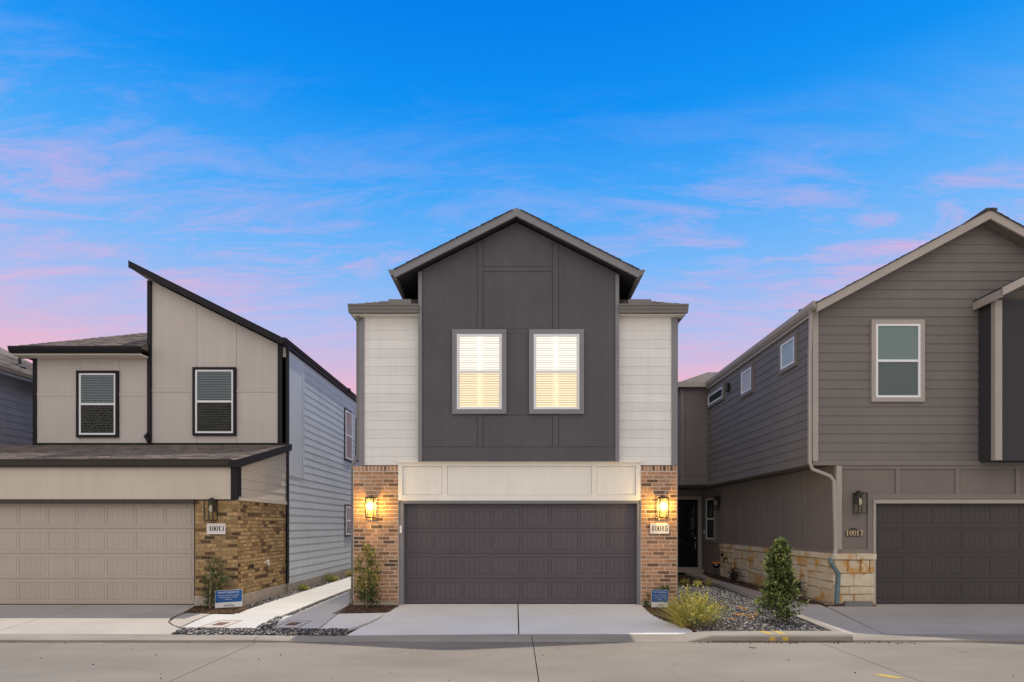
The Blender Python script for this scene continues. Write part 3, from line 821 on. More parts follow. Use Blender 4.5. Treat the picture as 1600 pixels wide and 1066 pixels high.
# meter boxes let into the slabs
for i, (cx_, cy_, hw, hl, lab) in enumerate(((-4.66, 9.93, .17, .30, 'rusty meter box lid in the pale slab left of the gravel strip'), (-3.66, 9.93, .15, .28, 'rusty meter box lid in the pale slab nearest the middle driveway'))):
    y_ = 9.78; x_ = (345 if i == 0 else 458) - 805; x_ = x_ * y_ / FPX
    t = thing('meter_box', lab, 'meter box', (x_, y_, -.02), 'meter boxes in the path slabs')
    z_ = ztop(y_) - .002
    m = MB()
    m.box(x_ - .21, x_ + .21, y_ - .34, y_ - .30, z_, z_ + .006).box(x_ - .21, x_ + .21, y_ + .30, y_ + .34, z_ + .001, z_ + .013).box(x_ - .21, x_ - .17, y_ - .30, y_ + .30, z_, z_ + .010).box(x_ + .17, x_ + .21, y_ - .30, y_ + .30, z_, z_ + .010)
    m.build('collar', M['rust'] if i == 9 else M['walk_tan'], t)
    MB().box(x_ - .165, x_ + .165, y_ - .295, y_ + .295, z_ - .005, z_ + .0075).build('box_rim', M['path'], t)
    MB().box(x_ - .095, x_ + .095, y_ - .15, y_ + .15, z_ + .004, z_ + .0115).build('lid', M['rust'], t)


def in_poly(x, y, poly):
    r = np.zeros(len(x), bool); n = len(poly)
    for i in range(n):
        (x0, y0), (x1, y1) = poly[i], poly[(i + 1) % n]
        c = ((y0 > y) != (y1 > y)) & (x < (x1 - x0) * (y - y0) / (y1 - y0 + 1e-12) + x0)
        r ^= c
    return r


ICO_V = []; phi = (1 + 5 ** .5) / 2
for a in (-1, 1):
    for b in (-phi, phi): ICO_V += [(0, a, b), (a, b, 0), (b, 0, a)]
ICO_V = np.array(ICO_V) / math.hypot(1, phi)
ICO_F = []
for i in range(12):
    for j in range(i + 1, 12):
        for k in range(j + 1, 12):
            d = [np.linalg.norm(ICO_V[a] - ICO_V[b]) for a, b in ((i, j), (j, k), (i, k))]
            if max(d) < 1.1:
                nrm = np.cross(ICO_V[j] - ICO_V[i], ICO_V[k] - ICO_V[i])
                ICO_F.append((i, j, k) if nrm.dot(ICO_V[i]) > 0 else (i, k, j))
ICO_F = np.array(ICO_F)


def scatter_poly(poly, dens):
    p = np.array(poly); lo, hi = p.min(0), p.max(0)
    n = int((hi - lo).prod() * dens)
    x = RNG.uniform(lo[0], hi[0], n); y = RNG.uniform(lo[1], hi[1], n)
    k = in_poly(x, y, poly); return x[k], y[k]


def stones_mesh(name, mat, x, y, z, size, label, kind='stuff', flat=.6, cat=None):
    n = len(x); s = size * RNG.uniform(.6, 1.5, n)
    V = np.repeat(ICO_V[None], n, 0) * (1 + RNG.uniform(-.22, .22, (n, 12, 1)))
    V *= np.stack([s * RNG.uniform(.7, 1.4, n), s * RNG.uniform(.7, 1.2, n), s * flat * RNG.uniform(.7, 1.2, n)], -1)[:, None]
    a = RNG.uniform(0, 6.28, n); c, sn = np.cos(a)[:, None], np.sin(a)[:, None]
    X = V[..., 0] * c - V[..., 1] * sn; Y = V[..., 0] * sn + V[..., 1] * c
    V = np.stack([X + x[:, None], Y + y[:, None], V[..., 2] + (z + RNG.uniform(-.006, .010, n))[:, None]], -1)
    Fc = (ICO_F[None] + (np.arange(n) * 12)[:, None, None]).reshape(-1, 3)
    o = fast_mesh(name, V.reshape(-1, 3), Fc, mat)
    tag(o, label, cat, kind=kind); return o


GZ = -.035
# right bed
bed = [(2.86, 8.97), (ex_(8.97) - .01, 8.97), (ex_(16.2) - .01, 16.2), (3.55, 16.2), (3.55, 12.3), (3.1, 11.2), (2.95, 10.2)]
x, y = scatter_poly(bed, 2300)
ann = lambda x, y, pts: np.any([((x - a) / ra) ** 2 + ((y - b) / rb) ** 2 < 1 for a, b, ra, rb in pts], 0)
marks = []
for px, py, ra, rb in ((1127, 948, .05, .12), (1160, 950, .05, .22), (1150, 960, .15, .05), (1168, 961, .18, .05), (1176, 966, .10, .06), (1145, 968, .07, .05), (1182, 958, .08, .04), (1125, 957, .05, .05)):
    a, b = G(px, py, -.02); marks.append((a, b, ra, rb))
sel = ann(x + RNG.normal(0, .02, len(x)), y + RNG.normal(0, .03, len(x)), marks)
stones_mesh('gravel', M['gravel'], x[~sel], y[~sel], np.full((~sel).sum(), GZ + .010), .0125, 'black, grey and white gravel in the bed around the cone shaped shrub')
stones_mesh('painted_gravel', M['gravel_paint'], x[sel], y[sel], np.full(sel.sum(), GZ + .012), .0125, 'gravel sprayed with orange marking paint left of the cone shaped shrub')
o = slab_poly('gravel_base', M['soil'], None, bed, z=GZ - .004, thick=.05); tag(o, 'dark earth under the right gravel bed', kind='structure')
# left gravel: front trench, strip between slab rows, strip along the wall
fr_ = Gs((269, 989.5), (284, 980.5), (544, 982), (541, 990.5))
x, y = scatter_poly(fr_, 2200)
mid = [(-4.30, 9.55), (-4.15, 9.55), (-4.15, 20), (-4.30, 20)]
x2, y2 = scatter_poly(mid, 1500)
mid2 = Gs((399, 981), (424, 981), (446, 962), (434, 962)); x3, y3 = scatter_poly(mid2, 1700)
wl = [(-5.66, 14.3), (-5.29, 11.6), (-5.29, 20), (-5.66, 20)]; x4, y4 = scatter_poly(wl, 1200)
wl2 = [(-5.66, 11.95), (-5.56, 11.3), (-5.29, 11.2), (-5.29, 14.4), (-5.66, 14.4)]; x5, y5 = scatter_poly(wl2, 1400)
X = np.concatenate([x, x2, x3, x4, x5]); Y = np.concatenate([y, y2, y3, y4, y5])
stones_mesh('gravel', M['gravel'], X, Y, np.full(len(X), GZ + .004), .0145, 'black and white gravel in the strips around the pale path slabs')


def mulch(poly, dens, label, z=-.02):
    x, y = scatter_poly(poly, dens); n = len(x)
    l = RNG.uniform(.012, .035, n); w = RNG.uniform(.005, .012, n); h = RNG.uniform(.003, .008, n)
    B = np.array([(-1, -1, -1), (1, -1, -1), (1, 1, -1), (-1, 1, -1), (-1, -1, 1), (1, -1, 1), (1, 1, 1), (-1, 1, 1)], float)
    V = B[None] * np.stack([l, w, h], -1)[:, None]
    a = RNG.uniform(0, 6.28, n); t = RNG.normal(0, .35, n)
    Z = V[..., 2] + V[..., 0] * np.sin(t)[:, None]
    X_ = V[..., 0] * np.cos(a)[:, None] - V[..., 1] * np.sin(a)[:, None]; Y_ = V[..., 0] * np.sin(a)[:, None] + V[..., 1] * np.cos(a)[:, None]
    V = np.stack([X_ + x[:, None], Y_ + y[:, None], Z + z + RNG.uniform(-.004, .012, n)[:, None]], -1)
    Fc = (np.array(BOXF)[None] + (np.arange(n) * 8)[:, None, None]).reshape(-1, 4)
    o = fast_mesh('mulch', V.reshape(-1, 3), Fc, M['mulch']); tag(o, label, kind='stuff')
    b = slab_poly('mulch_base', M['soil'], None, poly, z=z - .006, thick=.05); tag(b, 'brown earth under the ' + label, kind='structure')


mulch([(-3.42, 11.92), (-2.34, 11.92)] + Gs((616, 950.5), (606, 957.5), (533, 958.5)), 3800, 'brown mulch under the climbing shrub by the middle garage')
mulch(Gs((303, 949), (290, 957.5), (330, 958.8), (372, 959), (390, 950)) + [(-5.6, 11.8), (-6.6, 11.86)], 3800, 'brown mulch under the dark shrub at the left brick corner')
mulch([(2.62, 11.9), (3.45, 11.9), (3.2, 11.2), (3.1, 10.2), (2.9, 9.4), (2.84, 9.02)] + Gs((1077, 981.5), (1060, 976), (1040, 970.5), (1022, 962.5), (1011, 953.5)), 3800, 'brown mulch around the yellow bush by the right brick pillar')
mulch([(3.56, 16.25), (5.45, 16.3), (5.35, 20), (3.56, 20)], 1500, 'brown mulch behind the gravel bed near the front door')
mulch([(6.11, 12.1), (6.5, 12.1), (6.6, 20.2), (6.5, 20.2), (6.11, 18)], 2200, 'brown mulch strip along the limestone wall', z=-.01)
mulch([(6.36, 11.76), (7.38, 11.76), (7.38, 11.84), (6.36, 11.84)], 3000, 'thin brown mulch line below the front stone base', z=.0)

# ================================================================== MIDDLE HOUSE
FG = FF(75.0); FB = FF(75.3); FW = FF(76.0); FE = FF(76.85); FR = FF(77.8)
h = thing('house', 'middle two storey house with charcoal gable, white siding and plum garage door', 'house', (0.05, 12.5, 0))
y0 = FPX / 75.0
MB().box(-3.22, 3.34, y0 + .32, 25, 0, 2.9).box(-3.22, 3.34, y0 + .001, 25, 2.9, 6.02).build('wall', M['white_siding'], h)
# upper white siding left and right
for (pa, pb) in ((562, 656), (965, 1057)):
    siding(FG, h, M['white_siding'], FG.z(727), FG.z(489), .184, const(FG.x(pa)), const(FG.x(pb)), proud=.012)
for pa, pb in ((561.5, 569.5), (1049, 1057.5)):
    fbox('corner_trim', M['greytrim'], h, FG, FG.x(pa), FG.x(pb), FG.z(728), FG.z(490), 0, .035)
# side siding seen from other places
# header over the garage
z0, z1 = FG.z(783), FG.z(722)
MB().fb(FG, FG.x(623), FG.x(1000), z0, z1, -.3, .018).build('header', M['cream'], h)
for a, b in ((629.5, 691.5), (699, 924.5), (932, 993)):
    fbox('header_panel', M['cream'], h, FG, FG.x(a) + .011, FG.x(b) - .011, FG.z(774) + .011, FG.z(729) - .011, .018, .032)
for a, b, c, d in ((623, 629.5, 782, 722.5), (993, 1000, 782, 722.5)):
    fbox('header_trim', M['cream'], h, FG, FG.x(a), FG.x(b), FG.z(c), FG.z(d), .018, .052)
for a, b in ((691.5, 699), (924.5, 932)):
    fbox('batten', M['cream'], h, FG, FG.x(a), FG.x(b), FG.z(774), FG.z(729), .018, .05)
fbox('header_board', M['cream'], h, FG, FG.x(629.6), FG.x(992.9), FG.z(782.5), FG.z(774), .018, .055)
fbox('header_board', M['cream'], h, FG, FG.x(629.6), FG.x(992.9), FG.z(729), FG.z(722.6), .018, .055)
# little ledges either side of the bump
for a, b in ((623, 658), (964, 1000)):
    fbox('ledge', M['cream'], h, FG, FG.x(a), FG.x(b), FG.z(723.5), FG.z(720), .001, .10)
# garage door and its jambs
FD = FF(74.4)
garage_door(h, FD, FD.x(632), FD.x(995.5), .015, FD.z(787), M['garage_dark'])
for a, b in ((624, 631), (995.5, 1001)):
    fbox('jamb', M['greytrim'], h, FG, FG.x(a), FG.x(b), 0, FG.z(783.4), -.14, .03)
fbox('door_head_trim', M['greytrim'], h, FG, FG.x(631), FG.x(995.5), FG.z(787), FG.z(783.2), -.14, .035)
fbox('keypad', M['sign_white'], h, FG, FG.x(625.3), FG.x(628.6), FG.z(833), FG.z(821.5), .03, .055)
# brick pillars
yb = FPX / 75.3
for a, b in ((552, 622.5), (1001.3, 1058)):
    p = MB().box(FB.x(a), FB.x(b), yb + .002, yb + .45, FB.z(939.5), FB.z(728.5)).build('brick_pillar', M['mortar'], h)
    brick_front(p, M['brick'], yb + .024, FB.x(a) + .002, FB.x(b) - .002, FB.z(939.5), FB.z(728))
    side_bricks(p, M['brick'], FB.x(a) + .022, yb + .012, yb + .45, FB.z(939.5), FB.z(728.5), right=False)
    side_bricks(p, M['brick'], FB.x(b) - .022, yb + .012, yb + .45, FB.z(939.5), FB.z(728.5), right=True)
    MB().box(FB.x(a) - .012, FB.x(b) + .012, yb - .03, yb + .46, -.05, FB.z(940)).build('footing', M['foundation'], p)
# charcoal gable bump
yw = FPX / 76.0
ax, az = FR.x(807), FR.z(323.5)             # ridge
sl_ = .505
xl, xr = FW.x(655), FW.x(966)
zr = lambda x: az - .16 - sl_ * abs(x - ax)
zb = FW.z(721)
gb = MB().prism([(xl, yw + .004, zb), (xr, yw + .004, zb), (xr, yw + .004, zr(xr)), (ax, yw + .004, zr(ax)), (xl, yw + .004, zr(xl))], (0, 7.5, 0)).build('gable_wall', M['dark'], h)
def cell(a, b, pt_, pb_, d=.014, g=.009):
    x0_, x1_, zb_ = FW.x(a) + g, FW.x(b) - g, FW.z(pb_) + g
    P = FW.P
    xs_ = [x0_, x1_] if (x0_ - ax) * (x1_ - ax) > 0 else [x0_, ax, x1_]
    top_ = [(x, (zr(x) - .012) if pt_ is None else FW.z(pt_) - g) for x in xs_]
    MB().prism([P(x0_, zb_, -.004), P(x1_, zb_, -.004)] + [P(x, z, -.004) for x, z in reversed(top_)], (0, -d, 0)).build('wall_panel', M['dark'], h)
for a, b in ((659.6, 746.5), (872, 961)):
    cell(a, b, None, 550.5); cell(a, b, 550.5, 698.8)
cell(754.5, 864, None, 417.5); cell(754.5, 864, 424.8, 515)
cell(754.5, 864, 515, 550.5); cell(754.5, 864, 550.5, 648.5); cell(754.5, 864, 648.5, 698.8)
fbox('gable_soffit', M['cream'], h, FW, xl, xr, zb - .012, zb - .001, -.17, -.01)
T = .026
def dk(a, b, c, d, mat=M['dark'], t=T, nm='batten'): fbox(nm, mat, h, FW, FW.x(a), FW.x(b), FW.z(d), FW.z(c), -.004, t)
ztp = lambda px: FW.z(0) and (821 - (zr(FW.x(px)) - HC) * 76 + 3)
dk(746.5, 754.5, ztp(746), 515); dk(864, 872, ztp(872), 515)
dk(746.5, 754.5, 649, 698.6); dk(864, 872, 649, 698.6)
dk(754.6, 863.9, 417.5, 424.8, t=.014)
dk(791.6, 826.4, 515, 521.5, t=.014); dk(791.6, 826.4, 640.5, 648.5, t=.014)
for a, b in ((661, 706), (792, 826), (912, 960)): dk(a, b, 549.3, 552.3, t=.008)
dk(660, 961, 698.8, 721, t=.018, nm='skirt_board')
for a, b in ((653.8, 659.6), (961.2, 967)):
    fbox('corner_trim', M['greytrim'], h, FW, FW.x(a), FW.x(b), zb - .004, zr(FW.x(a if a < 800 else b)) - .02, -.03, .03)
# windows of the gable
for a, b, lab in ((707, 791.3, 'lit window with cream blinds, the left of the pair'), (826.6, 912, 'lit window with cream blinds, the right of the pair')):
    window(h, FW, FW.x(a), FW.x(b), FW.z(647.5), FW.z(516), .094, M['greytrim'], 'lit', td=.062, label=lab)
# gable roof
yr = FPX / 77.8
rp = lambda x: az - sl_ * abs(x - ax)
xe0, xe1 = FR.x(615.5), FR.x(999)
def roofside(x0, x1, th, y0, y1, dz=0.0): # sloped slab polygon
    return ([(x0, y0, rp(x0) - dz), (x1, y0, rp(x1) - dz), (x1, y0, rp(x1) - dz - th), (x0, y0, rp(x0) - dz - th)], (0, y1 - y0, 0))
rf = MB().prism(*roofside(xe0, ax, .09, yr + .05, 21, .025)).prism(*roofside(ax, xe1, .09, yr + .05, 21, .025)).build('roof', M['charcoal2'], h)
for x0, x1 in ((xe0, ax), (ax, xe1)):
    MB().prism(*roofside(x0, x1, .165, yr, yr + .045, .012)).build('rake_board', M['greytrim'], h)
for sgn in (-1, 1):
    xe = xe0 if sgn < 0 else xe1
    Lx = abs(xe - ax)
    pt = (lambda sgn, xe: lambda u, v: (xe - sgn * v * .893, u, rp(xe - sgn * v * .893) - .02))(sgn, xe)
    shingles(rf, M['shingle_grey'], pt, int(Lx / .893 / .14), const(yr - .03), const(yr + 1.2))
    # gutter along the eave
    g = MB(); zz_ = rp(xe)
    a, b = (xe - .10, xe) if sgn < 0 else (xe, xe + .10)
    o_ = -1 if sgn < 0 else 1
    g.prism([(xe, yr + .0, zz_ - .015), (xe + o_ * .12, yr, zz_ - .015), (xe + o_ * .105, yr, zz_ - .06), (xe + o_ * .07, yr, zz_ - .12), (xe, yr, zz_ - .13)], (0, 7.0, 0))
    g.build('gutter', M['greygutter'], h)
    MB().box(min(xe + .04 * -o_, xe), max(xe, xe - .04 * o_), yr + .05, 19, zz_ - .2, zz_ - .12).build('fascia', M['greygutter'], h)
# lower hip roof with front eaves
ye = FPX / 76.85
x0, x1 = FE.x(545), FE.x(1074); zt = FE.z(474.5); zbm = FE.z(488)
k = 2.4
hip = MB(); zq = zt - .03
kk = xl - .06 - x0
hip.hexa([(x0, ye + .03, zq), (xl - .06, ye + .03, zq), (xl - .06, 25, zq), (x0, 25, zq), (xl - .08, ye + .01 + kk, zt + kk * .5), (xl - .06, ye + .01 + kk, zt + kk * .5), (xl - .06, 25 - kk, zt + kk * .5), (xl - .08, 25 - kk, zt + kk * .5)])
kk = x1 - xr - .06
hip.hexa([(xr + .06, ye + .03, zq), (x1, ye + .03, zq), (x1, 25, zq), (xr + .06, 25, zq), (xr + .06, ye + .01 + kk, zt + kk * .5), (xr + .08, ye + .01 + kk, zt + kk * .5), (xr + .08, 25 - kk, zt + kk * .5), (xr + .06, 25 - kk, zt + kk * .5)])
hip.box(xl - .05, xr + .05, 13.5, 24, zq, zt + .6)
hp = hip.build('lower_roof', M['shingle'], h)
pt = lambda u, v: (u, ye + .01 + v * .894, zt - .02 + v * .447)
shingles(hp, M['shingle'], pt, 9, lambda v: x0 + v * .894, lambda v: xl - .1)
shingles(hp, M['shingle'], pt, 9, lambda v: xr + .1, lambda v: x1 - v * .894)
gp = lambda zt: [(0, 0), (0, -.028), (.02, -.032), (.03, -.085), (.055, -.13), (.055, -.16), (.12, -.16), (.12, 0)]   # gutter profile: depth from its lip, height
for a, b in ((FE.x(543), xl - .005), (xr + .005, FE.x(1076.5))):
    MB().prism([(a, ye + d, zt + e) for d, e in gp(zt)], (b - a, 0, 0)).build('gutter', M['greygutter'], h)
    fbox('soffit', M['soffit'], h, FG, max(a, x0 + .02), min(b, x1 - .02), zbm - .012, zbm + .01, -.02, 12 - ye - .12)
for a, sg in ((x0, 1), (x1, -1)):
    MB().box(min(a, a + sg * .1), max(a, a + sg * .1), ye + .121, 25, zbm - .005, zt).build('gutter', M['greygutter'], h)
for a, b in ((606.5, 641.5), (982.5, 1018)):
    MB().box(FE.x(a), FE.x(b), ye + .02, ye + .26, zt + .002, FE.z(467)).build('splash_guard', M['greygutter'], h)
# downspout, left corner
X1 = FG.x(560.5)
MB().tube([(X1 + .02, y0 - .1, zbm), (X1 - .02, y0 + .02, zbm - .16), (X1 - .02, y0 + .02, FG.z(712)), (FB.x(549.8), y0 + .02, FG.z(726)), (FB.x(549.5), y0 + .02, .16), (FB.x(549.5) - .01, y0 - .12, .02)], .042, 4, rz=.8).build('downspout', M['greygutter'], h)
MB().tube([(FB.x(549.5), y0 + .02, .02), (FB.x(549.5), y0 + .02, .30)], .062, 8).build('downspout_boot', M['greygutter'], h)
MB().tube([(FG.x(1060), y0 + .06, zbm - .02), (FG.x(1058.5), y0 + .06, zbm - .2), (FG.x(1058.5), y0 + .06, .1)], .03, 4, rz=.8).build('downspout', M['greygutter'], h)

# ================================================================== LEFT HOUSE
XL = -5.70
h = thing('house', 'left house with black edged shed roof, tan walls and ochre brick corner', 'house', (-9, 12.5, 0))
FA = FF(76.0); FU = FF(62.6)
ya, yu = FPX / 76.0, FPX / 62.6
z_eave = lambda y: 2.94 + .255 * (y - 11.69)          # garage roof height
# body
MB().box(-12.6, XL - .03, ya + .25, yu + .1, 0, 2.2).box(-12.6, XL - .005, ya + .01, yu + .1, 2.2, 2.86).box(-12.0, XL - .001, yu + .001, 30, 0, 5.85).build('wall', M['tan_wall'], h)
zs = lambda x: 8.12 - .5 * (x + 9.47)
xw0 = FU.x(235)
MB().prism([(xw0, yu + .001, 2.9), (XL - .002, yu + .001, 2.9), (XL - .002, yu + .001, zs(XL) - .17), (xw0, yu + .001, zs(xw0) - .17)], (0, 15.5, 0)).build('tower_wall', M['tan_wall'], h)
# panels of the upper fronts (thin joints between them)
def panel(px0, px1, py0, py1, name='wall_panel', top=None, F=FU, mat=M['tan_wall'], d=.012):
    a, b, c = F.x(px0) + .004, F.x(px1) - .004, F.z(py1) + .004
    if top: t0, t1 = top(a), top(b)
    else: t0 = t1 = F.z(py0) - .004
    P = F.P
    return MB().hexa([P(a, c, 0), P(b, c, 0), P(b, c, d), P(a, c, d), P(a, t0, 0), P(b, t1, 0), P(b, t1, d), P(a, t0, d)]).build(name, mat, h)
for a, b in ((58, 127), (127, 187.5), (187.5, 233)):
    panel(a, b, 556, 614); panel(a, b, 619, 694)
tt = lambda x: zs(x) - .18
for a, b in ((237, 308), (308, 370), (370, 437)):
    panel(a, b, 0, 608, top=tt); panel(a, b, 613, 694)
fbox('band_board', M['tan_wall'], h, FU, FU.x(58), FU.x(233), FU.z(619), FU.z(614), 0, .02)
fbox('band_board', M['tan_wall'], h, FU, FU.x(237), FU.x(437), FU.z(613), FU.z(608), 0, .02)
window(h, FU, FU.x(121.8), FU.x(186.8), FU.z(684), FU.z(580.3), .062, M['black_trim'], 'blind', td=.07, label='blue blinded window of the lower left block')
window(h, FU, FU.x(302.8), FU.x(370), FU.z(681.4), FU.z(574.8), .062, M['black_trim'], 'blind', td=.07, label='blue blinded window under the shed roof')
fbox('corner_trim', M['black_trim'], h, FU, FU.x(53), FU.x(58.5), FU.z(696), FU.z(555), -.02, .04)
fbox('corner_trim', M['black_trim'], h, FU, FU.x(232.5), FU.x(238), FU.z(695), FU.z(440), -.02, .07)
fbox('corner_trim', M['black_trim'], h, FU, FU.x(435), FU.x(442), FU.z(695), FU.z(534), -.02, .05)
fbox('base_flashing', M['black_trim'], h, FU, FU.x(57), FU.x(448), FU.z(696), FU.z(692.6), 0, .055)
MB().tube([(FU.x(236), yu - .08, FU.z(690)), (FU.x(232), yu - .10, FU.z(683)), (FU.x(234), yu - .05, FU.z(675))], [.05, .05, .02], 6).build('drain_outlet', M['black_trim'], h)
# shed roof
yf = FPX / 63.8
xa, xb = (201 - 805) / 63.8, (438 - 805) / 63.8
sr = MB().prism([(xa, yf + .03, zs(xa)), (xb + .1, yf + .03, zs(xb + .1)), (xb + .1, yf + .03, zs(xb + .1) - .14), (xa, yf + .03, zs(xa) - .14)], (0, 16, 0)).build('shed_roof', M['black_trim'], h)
MB().prism([(xa - .01, yf, zs(xa - .01) + .02), (xb, yf, zs(xb) + .02), (xb, yf, zs(xb) - .155), (xa - .01, yf, zs(xa - .01) - .155)], (0, .028, 0)).build('rake_board', M['black_trim'], h)
MB().prism([(xb, yf - .02, zs(xb) - .0), (xb + .15, yf - .02, zs(xb) - .02), (xb + .13, yf - .02, zs(xb) - .09), (xb + .08, yf - .02, zs(xb) - .15), (xb, yf - .02, zs(xb) - .16)], (0, 15, 0)).build('gutter', M['black_trim'], h)
MB().tube([(XL + .06, yu - .12, zs(xb) - .15), (XL + .03, yu - .03, zs(xb) - .35), (XL + .03, yu - .03, 3.75)], .045, 4).build('downspout', M['black_trim'], h)
MB().tube([(XL + .04, 19.5, 6.15), (XL + .04, 19.5, 6.28)], .09, 8).build('roof_vent', M['black_trim'], h)
# lower left hip roof
xh0 = (15 - 805) / 64.4; yh = FPX / 64.4; zh = HC + (821 - 541.5) / 64.4
k = 2.2
hr = MB().hexa([(xh0 + .02, yh + .02, zh - .02), (xw0 - .01, yh + .02, zh - .02), (xw0 - .01, 26, zh - .02), (xh0 + .02, 26, zh - .02),
                (xh0 + k, yh + k, zh + k * .5), (xw0 - .01, yh + k, zh + k * .5), (xw0 - .01, 26 - k, zh + k * .5), (xh0 + k, 26 - k, zh + k * .5)]).build('lower_roof', M['shingle'], h)
shingles(hr, M['shingle'], lambda u, v: (u, yh + v * .894, zh - .01 + v * .447), 16, lambda v: xh0 + v * .894, const(xw0 - .02))
MB().prism([(xh0, yh + d - .06, zh + e) for d, e in ((0, 0), (0, -.05), (.02, -.10), (.05, -.155), (.1, -.155), (.1, 0))], (xw0 - xh0 + .0, 0, 0)).build('gutter', M['black_trim'], h)
MB().box(xh0, xw0 - .01, yh + .042, yu - .02, zh - .19, zh - .16).build('soffit', M['soffit'], h)
MB().box(xh0, xh0 + .05, yh + .042, 26, zh - .155, zh).build('gutter', M['black_trim'], h)
# garage roof
xg0, xg1 = -13.4, XL + .10
gr = MB().prism([(xg0, 11.74, z_eave(11.74) + .03), (xg0, yu, z_eave(yu) + .03), (xg0, yu, z_eave(yu) - .12), (xg0, 11.74, z_eave(11.74) - .12)], (xg1 - xg0, 0, 0)).build('garage_roof', M['brown_trim'], h)
shingles(gr, M['shingle'], lambda u, v: (u, 11.70 + v * .969, z_eave(11.70) + .035 + v * .969 * .255), 19, const(xg0), const(xg1))
MB().prism([(xg0, 11.66 + d, 3.0 + e) for d, e in ((0, 0), (0, -.03), (.015, -.035), (.03, -.10), (.05, -.14), (.09, -.14), (.09, 0))], (XL - .08 - xg0, 0, 0)).build('gutter', M['brown_trim'], h)
MB().prism([(xg1, 11.60, z_eave(11.6) + .06), (xg1, yu, z_eave(yu) + .06), (xg1, yu, z_eave(yu) - .10), (xg1, 11.60, z_eave(11.6) - .10)], (.03, 0, 0)).build('rake_board', M['black_trim'], h)
MB().box(XL - .075, XL + .095, 11.605, 11.65, 2.83, 2.96).build('rake_return', M['black_trim'], h)
# garage front: header, trim, door, brick
FH = FF(76.2)
fbox('header', M['tan_header'], h, FH, -12.6, FH.x(361.5), FH.z(780), FH.z(727), -.1, .0)
fbox('header_board', M['tan_header'], h, FH, -12.6, FH.x(361.4), FH.z(780.3), FH.z(774.5), .0, .015)
fbox('corner_trim', M['black_trim'], h, FH, FH.x(361.6), FH.x(372.4), FH.z(780), FH.z(727), -.1, .03)
fbox('door_head_trim', M['brown_trim'], h, FH, -12.0, FH.x(304.5), FH.z(786.5), FH.z(780.6), -.15, .03)
FD = FF(75.0)
garage_door(h, FD, FD.x(304) - 4.88, FD.x(304), .015, FD.z(786.8), M['garage_tan'], gr=.0008, pd=.0208)
p = MB().box(FA.x(305), XL - .012, ya + .002, yu, -.03, FA.z(782) - .002).build('brick_corner', M['mortar2'], h)
brick_front(p, M['brick2'], ya + .024, FA.x(305), XL - .002, .22, FA.z(782), rowlock=False, L_=.22)
side_bricks(p, M['brick2'], XL - .03, ya + .012, yu, .22, FA.z(782), L_=.22)
MB().box(FA.x(305) - .01, XL + .012, ya - .012, yu + .02, -.06, .20).build('footing', M['foundation'], p)
p = MB().box(-12.6, FD.x(304) - 4.90, ya + .022, yu, -.03, FA.z(782) - .002).build('brick_pillar', M['mortar2'], h)
# side of the garage above the brick: lap boards
FS = FX(XL, True)
fbox('side_backing', M['tan_wall'], h, FS, ya + .05, yu, 2.16, 2.86, -.1, .0)
MB().prism([(XL - .1, ya + .3, 2.86), (XL - .1, yu, 2.86), (XL - .1, yu, z_eave(yu) - .12), (XL - .1, ya + .3, z_eave(ya + .3) - .12)], (.1, 0, 0)).build('side_backing', M['tan_wall'], h)
siding(FS, h, M['tan_header'], 2.24, 3.55, .2, lambda z: max(ya + .02, 11.69 + (z - 2.88) / .255 if z > 2.88 else 0), const(yu))
fbox('water_table', M['tan_header'], h, FS, ya - .02, yu, 2.165, 2.235, 0, .035)
fbox('corner_trim', M['black_trim'], h, FS, ya - .025, ya + .09, 2.24, 2.86, .0, .03)
fbox('corner_trim', M['black_trim'], h, FS, yu - .07, yu + .05, .2, 3.75, .0, .04)
# pipe bib and white outlet on the brick side
for px, py, nm, mt, r in ((390, 885, 'hose_bib', M['black_metal'], .022), (414, 879, 'pipe_outlet', M['pipe_white'], .03)):
    yy = FPX * XL / (px - 805); zz_ = HC - (py - 821) * yy / FPX
    m = MB(); m.tube([(XL - .02, yy, zz_), (XL + .09, yy, zz_)], r, 8); m.tube([(XL + .07, yy, zz_ + .01), (XL + .10, yy - .02, zz_ - .06)], r * .8, 8); m.tube([(XL + .06, yy - .04, zz_ + .045), (XL + .06, yy + .04, zz_ + .045)], r * .6, 6)
    m.build(nm, mt, h)
yy = FPX * XL / (414 - 805)
# long side wall: lap siding
yw1 = FPX * XL / (473 - 805)
fbox('side_panel', M['side_siding'], h, FS, yu + .06, yw1, 2.9, 6.0, 0, .022)
siding(FS, h, M['side_siding'], .17, 2.9, .2, const(yu + .06), const(30), proud=.014)
siding(FS, h, M['side_siding'], 2.9, 6.0, .2, const(yw1 + .03), const(30), proud=.014)
fbox('batten', M['side_siding'], h, FS, yw1 - .07, yw1 + .03, 2.9, 6.0, .022, .035)
fbox('footing', M['foundation'], h, FS, yu, 30, -.1, .165, -.05, .012)
for (pa, pb, zt_, zb_, lab) in ((537.3, 549, 5.58, 3.82, 'tall upper window on the blue grey side wall'), (537.8, 549.5, 2.36, 1.26, 'small lower window on the blue grey side wall')):
    window(h, FS, FS.y(pa), FS.y(pb), zb_, zt_, .07, M['black_trim'] if zt_ > 3 else M['brown_trim'], 'shade', td=.028, label=lab)
window(h, FS, FS.y(555), FS.y(566), 3.95, 5.5, .07, M['black_trim'], 'blind', td=.028, label='farthest upper window on the blue grey side wall')

